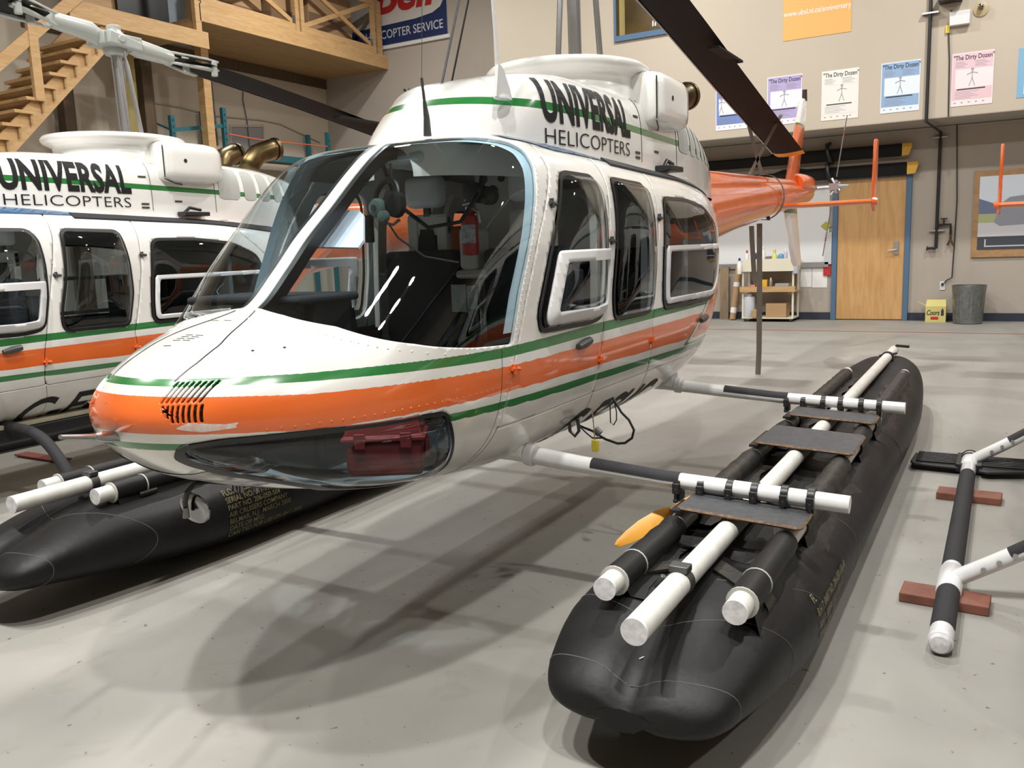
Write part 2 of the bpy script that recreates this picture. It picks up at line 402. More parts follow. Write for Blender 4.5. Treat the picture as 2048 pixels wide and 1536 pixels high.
S1 = [(.70, 2.60), (.902, 2.61), (1.076, 2.645), (1.33, 2.75), (1.541, 2.855), (1.677, 2.94), (1.80, 3.02), (1.93, 3.04)]
S2 = [(.70, 3.46), (.90, 3.40), (1.05, 3.40), (1.3, 3.45), (1.586, 3.515), (1.756, 3.55), (1.93, 3.56)]
S3 = [(.70, 4.16), (.90, 4.06), (1.12, 4.03), (1.3, 4.08), (1.515, 4.125), (1.74, 4.145), (1.93, 4.15)]
S4 = [(.70, 5.0), (1.0, 5.14), (1.2, 5.27), (1.42, 5.37), (1.6, 5.30), (1.75, 5.1), (1.93, 4.95)]
def f_door(V, a, b, z0=.85, z1=1.90):
    x, y, z = V.T
    return np.maximum(np.maximum(ztab(a, z)-y, y-ztab(b, z)), np.maximum(z0-z, z-z1))
def f_vents(V):
    x, y, z = V.T; d = np.full(len(V), 1e3)
    for k in range(8):
        xk = .148+.0135*k
        for (xa, za, xb, zb) in ((xk+.006, 1.155, xk-.004, 1.108), (xk+.004, 1.097, xk+.010, 1.053+.014*max(0, 2-k))):
            ex, ez = xb-xa, zb-za; t = np.clip(((x-xa)*ex+(z-za)*ez)/(ex*ex+ez*ez), 0, 1)
            d = np.minimum(d, np.hypot(x-xa-t*ex, z-za-t*ez)-.0040)
    return np.where(y < 1.75, d, 1e3)
def mirror(S):
    V, F = S; W = V.copy(); W[:, 0] *= -1; return W, [tuple(reversed(f)) for f in F]
def join(*Ss):
    g = G()
    for V, F in Ss: g.add(V, F)
    return np.array(g.v), g.f
def push(S, d):
    """move a port-side surface outward along its normals by d (array or number)"""
    V, F = S; x, y, z = V.T; e = 2e-3
    gy = (side_x(y+e, z)-side_x(y-e, z))/(2*e); gz = (side_x(y, z+e)-side_x(y, z-e))/(2*e)
    N = np.stack([np.ones(len(V)), -gy, -gz], -1); zm = pchip(y, MID)
    top = (x < 1e-4) | (side_x(y, z) < 2e-3) | ~np.isfinite(N).all(1)
    N[top] = np.stack([np.zeros(len(V)), np.zeros(len(V)), np.where(z > zm, 1., -1.)], -1)[top]
    N /= np.linalg.norm(N, axis=1)[:, None]
    return V+N*np.broadcast_to(d, (len(V),))[:, None], F
def weld(o, keep=1e-4):
    import bmesh
    bm = bmesh.new(); bm.from_mesh(o.data); bmesh.ops.remove_doubles(bm, verts=bm.verts, dist=keep)
    bmesh.ops.recalc_face_normals(bm, faces=bm.faces); bm.to_mesh(o.data); bm.free()
    return o
body = (V0, F0)
ws, body = clip(body, f_ws(body[0]))
chin, body = clip(body, sdf(body[0][:, 1], body[0][:, 2], CHIN))
_, body = clip(body, f_vents(body[0]))
doors = []
for a, b, W in ((S1, S2, W1), (S2, S3, W2), (S3, S4, W3)):
    hole, body = clip(body, f_door(body[0], a, b))
    d, gap = clip(hole, f_door(hole[0], a, b)+.0045)
    w, d = clip(d, sdf(d[0][:, 1], d[0][:, 2], W))
    doors.append((d, w, W))
YO = 3.95
root = empty('helicopter', (0, 0, 0))
def part(name, S, m, parent=None, both=False, fix=True, **k):
    if both and not isinstance(S, G): S = join(S, mirror(S))
    return obj(name, S, m, parent or root, fix=fix, **k)
fus = paint(weld(part('fuselage', body, MATS['livery_paint'], both=True, angle=50)))
solid(fus, .012); fus.data.materials.append(M_lining); fus.modifiers['thickness'].material_offset = 1
# dark backing behind the nose vents
vb, _ = clip((V0, F0), np.maximum(np.maximum(V0[:, 1]-1.75, .12-V0[:, 0]), np.maximum(1.03-V0[:, 2], V0[:, 2]-1.18)))
for sgn in (1, -1):
    S = push(vb, -.03); S = S if sgn > 0 else mirror(S)
    part('vent_duct', S, M_brass, fus)
# windshield panes, centre post inside, blue edge strip
for sgn in (1, -1):
    S = ws if sgn > 0 else mirror(ws)
    w = part('windshield', S, M_glass)
    V = ws[0]; _, inner = clip(ws, np.maximum(V[:, 1]-ztab(WR, V[:, 2])+.052, -9+0*V[:, 1]))
    inner, _ = clip(inner, -(inner[0][:, 2]-1.20)); inner, _ = clip(inner, inner[0][:, 2]-1.93)
    S = push(inner, -.014); S = S if sgn > 0 else mirror(S)
    part('edge_strip', S, M_strip, w)
g = G(); yy = np.linspace(2.06, 2.86, 24)
for sx in (0,):
    rings = []
    for y in yy:
        z = float(pchip(y, TOP)); dz = (float(pchip(y+.01, TOP))-float(pchip(y-.01, TOP)))/.02; n = P(0, -dz, 1); n /= np.linalg.norm(n)
        a = P(0, y, z)-n*.012; b = a-n*.055
        rings.append([a+P(-.03, 0, 0), a+P(.03, 0, 0), b+P(.022, 0, 0), b+P(-.022, 0, 0)])
    g.loft(rings)
part('windshield_post', g, M_black)
# black sealant line next to the white post and round the panes
V = ws[0]
band, _ = clip(ws, np.maximum(np.abs(V[:, 0])-.052, -V[:, 0]*0-1))
S = push(band, -.004)
part('post_seal', join(S, mirror(S)), M_rub)
# chin windows
d = sdf(chin[0][:, 1], chin[0][:, 2], CHIN)
seal, pane = clip(chin, -(d+.012))
d2 = sdf(pane[0][:, 1], pane[0][:, 2], CHIN); pane = push(pane, .035*np.clip((-d2-.02)/.15, 0, 1)**.6)
for sgn in (1, -1):
    c = part('chin_window', pane if sgn > 0 else mirror(pane), M_glassd)
    S = push(seal, .006); part('window_seal', S if sgn > 0 else mirror(S), M_rub, c)
dnames = ('front_door', 'narrow_door', 'rear_door')
for di, (d, w, W) in enumerate(doors):
    f = sdf(w[0][:, 1], w[0][:, 2], W)
    seal, pane = clip(w, -(f+.020))
    fp = sdf(pane[0][:, 1], pane[0][:, 2], W)
    bul = (.085, .085, .03)[di]
    h = lambda q: bul*np.sqrt(np.clip((-q-.012)/.20, 0, 1))*(1-.0*q)
    frames = None
    if di != 1:
        # sliding lower pane with its own white frame
        zs = 1.485
        lowf = np.maximum(fp+.028, pane[0][:, 2]-zs)
        lo, up = clip(pane, lowf)
        lf = np.maximum(sdf(lo[0][:, 1], lo[0][:, 2], W)+.028, lo[0][:, 2]-zs)
        fr, lo = clip(lo, -(lf+(.045 if di == 0 else .03)))
        frames = push(fr, h(sdf(fr[0][:, 1], fr[0][:, 2], W))+.007)
        lo = push(lo, h(sdf(lo[0][:, 1], lo[0][:, 2], W))); up = push(up, h(sdf(up[0][:, 1], up[0][:, 2], W)))
        pane = join(lo, up)
    else: pane = push(pane, h(fp))
    for sgn in (1, -1):
        side = (lambda S: S if sgn > 0 else mirror(S))
        D = paint(part(dnames[di], side(d), MATS['livery_paint'], angle=60)); solid(D, .02); D.data.materials.append(M_lining); D.modifiers['thickness'].material_offset = 1
        part('window_pane', side(pane), M_glass if di == 0 else M_glassd, D)
        part('window_seal', side(push(seal, .007)), M_rub, D)
        if frames is not None: solid(part('slider_frame', side(frames), M_frame, D), .012)
        if di != 1:
            hy, hz = ((3.20, 1.095), (4.88, 1.05))[di//2]
            g = G(); a = skin(hy-.055, hz-.003, .012, sgn); b = skin(hy+.055, hz+.012, .012, sgn); g.tube([a, (a+b)/2, b], [.013, .020, .017], 10)
            g.tube([skin(hy-.03, hz, -.005, sgn), skin(hy-.03, hz, .022, sgn)], .012, 8)
            part('door_handle', g, M_dmetal, D)
        for (hy, hz) in (((2.985, 1.668), (2.66, 1.072)), ((3.535, 1.521), (3.415, 1.005)), ((4.155, 1.629), (4.045, 1.022)))[di]:
            g = G(); g.tube([skin(hy-.03, hz, .006, sgn), skin(hy+.02, hz-.006, .006, sgn)], .008, 8); g.tube([skin(hy-.012, hz-.02, .006, sgn), skin(hy-.012, hz+.015, .006, sgn)], .009, 8)
            part('door_hinge', g, M_dmetal if hz > 1.2 else M_orange, D)
# rivet lines, panel seams and nose details
g = G()
def rivet(p, n, r=.0048):
    n = P(*n); u = np.cross(n, P(0.3, .5, .8)); u /= np.linalg.norm(u); w = np.cross(n, u)
    V = [p+n*r*.7]+[p+(u*math.cos(a)+w*math.sin(a))*r for a in np.linspace(0, 2*PI, 7)[:-1]]
    g.add(V, [(0, 1+k, 1+(k+1) % 6) for k in range(6)])
for sgn in (1, -1):
    for x in np.arange(.08, .655, .022):
        z0 = np.interp(x, [q[0] for q in WB], [q[1] for q in WB])-.022
        yy_ = np.linspace(1.7, 2.9, 400); xs_ = side_x(yy_, z0); k = int(np.argmin(np.abs(xs_-x)))
        n, p = normal(yy_[k], z0, sgn)
        if np.all(np.isfinite(n)): rivet(p, n)
    for y in np.arange(1.72, 2.56, .032):
        n, p = normal(y, 1.012, sgn); rivet(p, n)
    for tab, z0, z1, oy in ((WR, 1.17, 1.88, .012), (S1, .72, 1.15, -.02), (S3, .64, .92, .02), (S3, .64, .92, .045)):
        for z in np.arange(z0, z1, .02):
            n, p = normal(float(ztab(tab, z))+oy, z, sgn); rivet(p, n, .0038)
    for y in np.arange(4.15, 5.1, .05):
        for z in (1.768, 1.135):
            n, p = normal(y, z, sgn); rivet(p, n, .0038)
rv = paint(part('rivet_row', g, MATS['livery_paint'], fus)); rv['kind'] = 'stuff'
g = G()
for sgn in (1, -1):
    pts = [(0.045, 2.015), (.10, 1.89), (.145, 1.771), (.150, 1.68), (.142, 1.60)]
    xs_ = np.linspace(0, 1, 30); yq = np.interp(xs_, np.linspace(0, 1, 5), [p[1] for p in pts]); xq = np.interp(xs_, np.linspace(0, 1, 5), [p[0] for p in pts])
    line = [P(sgn*x, y, top_z(y, x)-.0005) for x, y in zip(xq, yq)]
    obj('panel_seam', G().tube(line, .003, 6), M_black, fus)
    for tab, z0, z1 in ((S1, .64, .86), (S2, .64, .86), (S3, .64, .86)):
        obj('panel_seam', G().tube([skin(float(ztab(tab, z)), z, -.0005, sgn) for z in np.linspace(z0, z1, 12)], .0018, 5), M_black, fus)
    obj('panel_seam', G().tube([skin(2.575, z, -.0005, sgn) for z in np.linspace(.70, 1.15, 20)], .0016, 5), M_black, fus)
g = G()
for (y, x0, x1) in ((1.93, -.13, -.09), (1.93, -.07, -.03)) + tuple((1.80-.012*k, -.06-.006*k+i*.045-.04, -.06-.006*k+i*.045) for k in range(4) for i in range(2)) + ((1.73, -.12, -.08),):
    x1 = x1-.006; q = [P(x+.06, yy2, top_z(yy2, x+.06)+.0012) for x, yy2 in ((x0, y), (x1, y), (x1, y+.003), (x0, y+.003))]; g.add(q, [(0, 1, 2, 3)])
part('nose_placard', g, M_black, fus, fix=False)
g = G()
for (y, x) in ((1.80, .25), (1.87, .31), (1.80, -.25)): g.lathe([(.005, 0), (.004, .003)], (x, y, top_z(y, x)-.001), 10)
part('nose_fastener', g, M_dmetal, fus)
for q in (P(-.062, 1.524, 1.092), P(.055, 1.521, 1.086)):
    g = G(); g.lathe([(.008, -.004), (.007, .003)], q, 12, axis='y'); g.box(q-P(.010, .005, .003), q+P(.010, 0, .003)); part('nose_latch', g, M_metal, fus)
# paint worn off below the vents
V = V0
wsdf = sdf(V[:, 0], V[:, 2], round_poly([(.19, 1.036), (.225, 1.052), (.30, 1.040), (.325, 1.044), (.315, 1.033), (.32, 1.027), (.25, 1.022), (.21, 1.030)], .006))
wv, _ = clip((V0, F0), np.where(V[:, 1] < 1.8, wsdf, 1))
part('worn_patch', push(wv, .0008), mat('chipped_primer', (.75, .5, .45), .5, var=.4, vscale=60, dark=(.8, .75, .72)), fus)
# skid-plate scuff under the chin
sc, _ = clip((V0, F0), np.maximum(np.maximum(V[:, 1]-1.86, 1.66-V[:, 1]), V[:, 2]-(.885-.25*(V[:, 1]-1.66))))
part('chin_panel', join(push(sc, .003), mirror(push(sc, .003))), mat('scuffed_black_panel', (.03, .03, .03), .4, var=.9, vscale=18, dark=(.6, .6, .6)), fus)
pt = at0(120, 874, y=1.30)-P(-2.182, 0, 0); pb = P(-.03, 1.53, 1.0); pm = pb+(pt-pb)*.45
g = G(); g.tube([pb, pb+(pm-pb)*.7, pm], [.019, .016, .010], 12); g.tube([pm, pt], [.008, .006], 10)
part('pitot_tube', g, M_metal)

fw, _ = clip((V0, F0), np.maximum(np.maximum(V0[:, 1]-2.60, 1.60-V0[:, 1]), V0[:, 2]-1.145))
_, fw = clip(fw, sdf(fw[0][:, 1], fw[0][:, 2], CHIN)-.01)
_, fw = clip(fw, fw[0][:, 2]-(.10+pchip(fw[0][:, 1], BOT)))
fw = push(fw, -.022); part('footwell_lining', join(fw, mirror(fw)), M_fab)
g = G(); g.box((-.09, 1.80, .86), (.09, 2.5, 1.10)); part('centre_console', g, M_fab, bevel=.02)
for sgn in (1, -1):
    rw, _ = clip((V0, F0), np.where(V0[:, 2] > 1.75, sdf(V0[:, 1], V0[:, 0], round_poly([(2.92, .50), (2.95, .40), (3.10, .36), (3.80, .50), (3.82, .545), (3.2, .56)], .04)), 1))
    rw = push(rw, .004); part('roof_window', rw if sgn > 0 else mirror(rw), mat('blue_roof_window', (.04, .10, .20), .1), fus)
# ------------------------------------------------------------------ engine cowling, collar, scoops
CT=[(2.86,1.92),(2.90,1.985),(2.96,2.04),(3.05,2.105),(3.2,2.19),(3.4,2.265),(3.7,2.295),(4.2,2.30),(5.0,2.31),(5.5,2.31),(5.9,2.27),(6.3,2.15),(6.5,2.04)]
CW=[(2.86,.10),(2.90,.18),(2.96,.245),(3.05,.30),(3.2,.36),(3.5,.43),(3.9,.47),(5.0,.47),(5.6,.42),(6.1,.34),(6.5,.22)]
CN=[(2.86,2.2),(3.05,2.6),(3.25,3.6),(3.45,6.0),(5.0,6.0),(5.6,4),(6.5,2.3)]
CB = 1.80
def cowl_x(y, z):
    zt, w, n = [float(pchip(float(y), q)) for q in (CT, CW, CN)]
    return w*max(0, 1-(abs(z-CB)/(zt-CB))**n)**(1/n)
yc = np.concatenate([np.linspace(2.86, 3.3, 30)[:-1], np.linspace(3.3, 6.5, 90)]); NC = 90
pc = np.linspace(0, PI, NC); Yc, Pc = np.meshgrid(yc, pc, indexing='ij')
zt, wc, nc = [pchip(Yc, q) for q in (CT, CW, CN)]
cc, ss = np.cos(Pc), np.abs(np.sin(Pc)); r = (ss**nc+np.abs(cc)**nc)**(-1/nc)
VC = np.stack([wc*cc*r, Yc, CB+(zt-CB)*ss*r], -1).reshape(-1, 3)
FC = [(i*NC+k, i*NC+k+1, (i+1)*NC+k+1, (i+1)*NC+k) for i in range(len(yc)-1) for k in range(NC-1)]
cm = MATS['cowl_paint'] = bpy.data.materials.new('cowl_paint'); cm.use_nodes = True
nt = cm.node_tree; b = nt.nodes['Principled BSDF']; b.inputs['Roughness'].default_value = .2; b.inputs['Coat Weight'].default_value = .8; b.inputs['Coat Roughness'].default_value = .05
tc = nt.nodes.new('ShaderNodeTexCoord'); sp = nt.nodes.new('ShaderNodeSeparateXYZ'); mr = nt.nodes.new('ShaderNodeMapRange'); rp = nt.nodes.new('ShaderNodeValToRGB')
mr.inputs['From Min'].default_value = 2.0; mr.inputs['From Max'].default_value = 2.3
rp.color_ramp.interpolation = 'CONSTANT'; e = rp.color_ramp.elements; e[0].color = (*WHITE, 1); e[1].position = (2.098-2)/.3; e[1].color = (*GREEN, 1); q = e.new((2.133-2)/.3); q.color = (*WHITE, 1)
# the stripe stays level forward and sinks slightly aft
mm = nt.nodes.new('ShaderNodeMath'); mm.operation = 'MULTIPLY_ADD'; mm.inputs[1].default_value = .020; mm.inputs[2].default_value = -.062
nt.links.new(tc.outputs['Object'], sp.inputs[0]); nt.links.new(sp.outputs['Y'], mm.inputs[0])
ad = nt.nodes.new('ShaderNodeMath'); ad.operation = 'ADD'; nt.links.new(sp.outputs['Z'], ad.inputs[0]); nt.links.new(mm.outputs[0], ad.inputs[1])
nt.links.new(ad.outputs[0], mr.inputs['Value']); nt.links.new(mr.outputs['Result'], rp.inputs['Fac']); nt.links.new(rp.outputs['Color'], b.inputs['Base Color'])
cowl = part('engine_cowling', (VC, FC), cm, angle=60)
# grey louvre panels on the aft cowling
for sgn in (1, -1):
    for (y0, y1, z0, z1) in ((5.02, 5.24, 2.03, 2.27), (5.29, 5.43, 2.03, 2.26), (5.48, 5.60, 2.03, 2.25), (5.65, 5.76, 2.03, 2.24), (5.81, 5.91, 2.02, 2.21), (5.96, 6.05, 2.01, 2.18)):
        q = round_poly([(y0, z0), (y1, z0), (y1, z1), (y0, z1)], .03)
        S, _ = clip((VC, FC), np.where(VC[:, 0]*sgn > 0, sdf(VC[:, 1], VC[:, 2], q), 1))
        W = S[0].copy(); W[:, 0] += sgn*.003; part('louvre_panel', (W, S[1]), M_louver, cowl)
# dark walkway line along the roof edge
g = G()
for sgn in (1, -1):
    yq = np.linspace(3.75, 6.1, 40); rings = []
    for y in yq:
        w = float(pchip(y, WID)); x = min(w*.86, cowl_x(y, 1.93)+.13); zr = top_z(y, x); x2 = cowl_x(y, 1.95)
        rings.append([P(sgn*x, y, zr+.002), P(sgn*x, y, zr+.012), P(sgn*(x-.05), y, top_z(y, x-.05)+.012), P(sgn*(x-.05), y, top_z(y, x-.05)+.002)])
    g.loft(rings)
part('roof_walkway', g, M_tape, cowl)
g = G(); g.box((.47, 4.62, 1.895), (.56, 4.84, 1.925)); g.tube([(.51, 4.64, 1.91), (.51, 4.7, 1.955), (.51, 4.8, 1.94)], .012, 8)
part('roof_latch', g, M_black, cowl, bevel=.006)
g = G()
for y in (4.42, 4.98):
    for sgn in (1, -1):
        zz = np.linspace(1.93, 2.30, 24); g.tube([P(sgn*(cowl_x(y, z)+.0005), y, z) for z in zz], .0025, 5)
for sgn in (1, -1):
    for (y, z) in ((4.36, 1.95), (4.36, 1.975), (4.36, 2.16), (4.64, 2.0)):
        x = cowl_x(y, z); g.box((sgn*x-.004, y-.03, z-.006), (sgn*x+.004, y+.03, z+.006))
part('cowl_latch', g, M_dmetal, cowl)
# collar: round flared fairing under the rotor
g = G(); prof = [(.98, 2.26, .0), (.93, 2.33, 0), (.91, 2.36, 0), (.92, 2.385, 0), (.98, 2.405, 0), (1.04, 2.415, 0), (1.07, 2.43, 0), (1.075, 2.445, 0), (1.05, 2.462, 0), (.98, 2.468, 0), (.86, 2.455, 0), (.74, 2.40, 0), (.68, 2.33, 0)]
rings = []
for (k, z, _) in prof:
    rings.append([P(.42*k*math.cos(a), 4.52+.47*k*math.sin(a), z) for a in np.linspace(0, 2*PI, 73)[:-1]])
g.loft(rings, cap=False)
part('collar_fairing', g, M_white, angle=70)
for sgn in (1, -1):
    g = G(); rings = []
    for (y, s, xo) in ((4.50, .82, .0), (4.52, .94, 0), (4.56, 1, 0), (4.88, 1, 0), (4.97, .96, -.005), (5.03, .85, -.02), (5.10, .55, -.05), (5.16, .2, -.08)):
        ring = []
        for a in np.linspace(0, 2*PI, 41)[:-1]:
            c, q = math.cos(a), math.sin(a); rr = (abs(c)**5+abs(q)**5)**(-1/5)
            ring.append(P(sgn*(.36+xo+c*rr*.20*s), y, 2.275+q*rr*.145*s))
        rings.append(ring)
    g.loft(rings)
    sc_ = part('intake_scoop', g, M_white, bevel=0, angle=60)
    g = G(); g.tube([P(sgn*(.36+.2*.84), 4.498, z) for z in (2.16, 2.2, 2.35, 2.38)], .004, 6); g.tube([P(sgn*(.36+.2*.83), 4.498, 2.15), P(sgn*.50, 4.6, 2.125), P(sgn*.46, 4.7, 2.122)], .004, 6)
    part('scoop_seal', g, M_black, sc_)
    g = G(); g.lathe([(.014, -.002), (.014, .002)], (sgn*.561, 4.66, 2.28), 14, axis='x'); part('drain_hole', g, M_black, sc_)
# exhaust stacks
for sgn in (1, -1):
    g = G(); g.tube([(sgn*.17, 5.62, 2.27), (sgn*.18, 5.64, 2.36), (sgn*.20, 5.70, 2.43), (sgn*.23, 5.82, 2.475), (sgn*.24, 5.88, 2.485)], [.085, .085, .085, .085, .09], 24, cap=False)
    g.tube([(sgn*.236, 5.86, 2.483), (sgn*.241, 5.89, 2.487)], .094, 24, cap=False)
    solid(part('exhaust_stack', g, M_brass), .004)
# antennas
g = G(); a = P(.34, 3.18, 2.135)
g.poly([a+P(.0, -.07, -.02), a+P(.0, .06, -.02), a+P(0, .045, .02), a+P(0, .0, .09), a+P(0, -.03, .11), a+P(0, -.045, .11)], (.014, 0, 0))
g.lathe([(.055, -.022), (.052, -.012), (.02, -.006)], a, 20, sx=.5)
g.tube([a+P(.007, -.038, .10), a+P(.02, -.10, .55), a+P(.03, -.19, 1.1)], [.008, .006, .004], 8)
part('white_antenna', g, M_frame)
g = G(); a = P(.20, 2.83, 1.945); g.tube([a, a+P(0, 0, .07), a+P(0, -.01, .13)], [.016, .012, .007], 10); g.tube([a+P(0, -.01, .13), a+P(0, -.02, .215)], .006, 8); g.tube([a+P(0, -.02, .215), a+P(0.02, .0, .7)], .0012, 5)
part('whip_antenna', g, M_dmetal)
g = G(); g.tube([(-.05, 3.3, 2.2), (-.1, 3.9, 3.4)], .006, 8); part('rod_antenna', g, M_black)
# ------------------------------------------------------------------ lettering
def cowl_map(y0, z0, slope=0.):
    def f(s, t):
        y = y0+s; z = z0+t+slope*s
        return P(cowl_x(y, z)+.0035, y, z)
    return f
lettering('name_lettering', 'UNIVERSAL', cowl_map(3.40, 2.038, -.002), M_letter, cowl, size=.26, bold=.0095, step=.03, spacing=1.03, fit=(.86, .195))
lettering('name_lettering', 'HELICOPTERS', cowl_map(3.41, 1.948, .0), M_letter, cowl, size=.115, bold=-.0012, step=.03, spacing=1.02, fit=(.835, .066))
def belly_map(y0, ph0):
    def f(s, t):
        y = y0+s; p = ph0+t/.60; x, z = section(np.array(y), np.array(p)); n = P(math.sin(p)*.8, 0, -math.cos(p)*.8)
        return P(float(x), y, float(z))+n*.004
    return f
lettering('registration_lettering', 'C-FCUC', belly_map(3.27, .51), M_letter, fus, size=.32, bold=.006, shear=.25, sx=.95, step=.05)
# ------------------------------------------------------------------ tail
g = G(); rings = []
for (y, cz, r) in ((6.1, 1.66, .31), (6.45, 1.70, .285), (7.5, 1.79, .235), (9.0, 1.90, .185), (10.4, 1.985, .135), (11.05, 2.03, .115), (11.2, 2.04, .10)):
    rings.append([P(r*.95*math.cos(a), y, cz+r*math.sin(a)) for a in np.linspace(0, 2*PI, 41)[:-1]])
g.loft(rings); boom = part('tailboom', g, M_orange)
g = G(); rings = []
for (y, z, w, h) in ((6.28, 1.96, .10, .11), (6.34, 1.975, .13, .13), (7.5, 2.03, .11, .11), (9.0, 2.09, .09, .09), (10.3, 2.14, .075, .075)):
    ring = []
    for a in np.linspace(0, PI, 15): ring.append(P(w*math.cos(a), y, z-.05+h*math.sin(a)))
    rings.append(ring)
g.loft(rings); part('driveshaft_cover', g, M_orange, boom)
g = G(); rings = []
for (y, r) in ((10.45, .10), (10.55, .125), (10.9, .135), (11.1, .13), (11.22, .095), (11.27, .03)):
    rings.append([P(.02+r*.9*math.cos(a), y, 2.12+r*math.sin(a)) for a in np.linspace(0, 2*PI, 25)[:-1]])
g.loft(rings); part('gearbox_fairing', g, M_orange, boom)
def foil(rows, nn=12):
    """rows: (centre, chord vector, half thickness vector)"""
    rings = []
    for c, ch, th in rows:
        ring = []
        for t in np.linspace(0, 1, nn): ring.append(P(*c)+P(*ch)*(t-.5)+P(*th)*(2.6*math.sqrt(t)*(1-t)))
        for t in np.linspace(1, 0, nn)[1:-1]: ring.append(P(*c)+P(*ch)*(t-.5)-P(*th)*(2.6*math.sqrt(t)*(1-t)))
        rings.append(ring)
    return rings
fin = []
for z in (2.08, 2.25, 2.62, 2.80): fin.append(((0, 10.33+(z-2.08)*.62, z), (0, .66-(z-2.08)*.22, 0), (.032, 0, 0)))
g = G(); g.loft(foil(fin)); vf = part('vertical_fin', g, M_orange, boom)
g = G(); g.loft(foil([((0, 10.777, 2.80), (0, .50, 0), (.031, 0, 0)), ((0, 10.79, 2.825), (0, .495, 0), (.031, 0, 0))])); part('fin_band', g, M_green, vf)
g = G(); g.loft(foil([((0, 10.79, 2.825), (0, .495, 0), (.0305, 0, 0)), ((0, 10.91, 3.06), (0, .42, 0), (.03, 0, 0)), ((0, 10.96, 3.13), (0, .26, 0), (.02, 0, 0))])); part('fin_tip', g, M_white, vf)
g = G(); g.tube([(0, 11.0, 3.12), (0, 11.0, 3.25)], [.032, .028], 12); part('tail_light', g, M_chrome, vf)
g = G(); g.loft(foil([((0, 10.28, 1.93), (0, .70, 0), (.033, 0, 0)), ((0, 10.38, 1.72), (0, .66, 0), (.033, 0, 0)), ((0, 10.70, 1.22), (0, .52, 0), (.028, 0, 0)), ((0, 10.74, 1.17), (0, .40, 0), (.02, 0, 0))])); part('lower_fin', g, M_white, boom)
g = G(); g.loft(foil([((0, 10.325, 1.835), (0, .69, 0), (.034, 0, 0)), ((0, 10.35, 1.785), (0, .68, 0), (.034, 0, 0))])); part('fin_band', g, M_green, boom)
g = G(); g.loft(foil([((x, 9.43, 1.835), (0, .36, 0), (0, 0, .028)) for x in (-1.0, -.5, .5, 1.0)])); st = part('horizontal_stabilizer', g, M_orange, boom)
for sgn in (1, -1):
    g = G(); g.loft(foil([((sgn*x, 9.45+oy, z), (0, c, 0), (.018, 0, 0)) for x, oy, z, c in ((1.005, .0, 1.74, .20), (1.0, 0, 1.78, .34), (1.0, .02, 1.9, .36), (1.0, .06, 2.2, .34), (.998, .10, 2.42, .30), (.998, .11, 2.45, .24))]))
    ep = part('endplate', g, M_orange, st); g = G(); g.tube([(sgn*1.0, 9.33, 1.835), (sgn*1.05, 9.33, 1.835)], [.05, .03], 12); part('navigation_light', g, M_orange, st)
# tail rotor
g = G(); g.tube([(.10, 11.16, 2.09), (.40, 11.16, 2.10)], .022, 12)
for k in (-1, 1): g.tube([(.30, 11.16-.02*k, 2.10-.10*k), (.40, 11.16, 2.10+.05*k)], .018, 8); g.tube([(.36, 11.10, 2.1+.06*k), (.36, 11.22, 2.1+.06*k)], .02, 8)
g.box((.28, 11.11, 2.06), (.38, 11.21, 2.14)); g.tube([(.38, 11.16, 2.1), (.50, 11.16, 2.1)], [.03, .018], 10)
tr = part('tail_rotor', g, M_metal, boom)
for k in (-1, 1):
    g = G(); rows = []
    for t in (.12, .2, .5, .83): rows.append(((.34+.13*t*k, 11.16+.10*t*k, 2.10+k*t), (-.020, .13, 0), (.007, 0, 0)))
    g.loft(foil(rows)); part('tail_rotor_blade', g, M_metal, tr)
    g = G(); g.loft(foil([((.34+.13*t*k, 11.16+.10*t*k, 2.10+k*t), (-.0205, .134, 0), (.008, 0, 0)) for t in (.60, .65)])); part('blade_band', g, M_dred, tr)
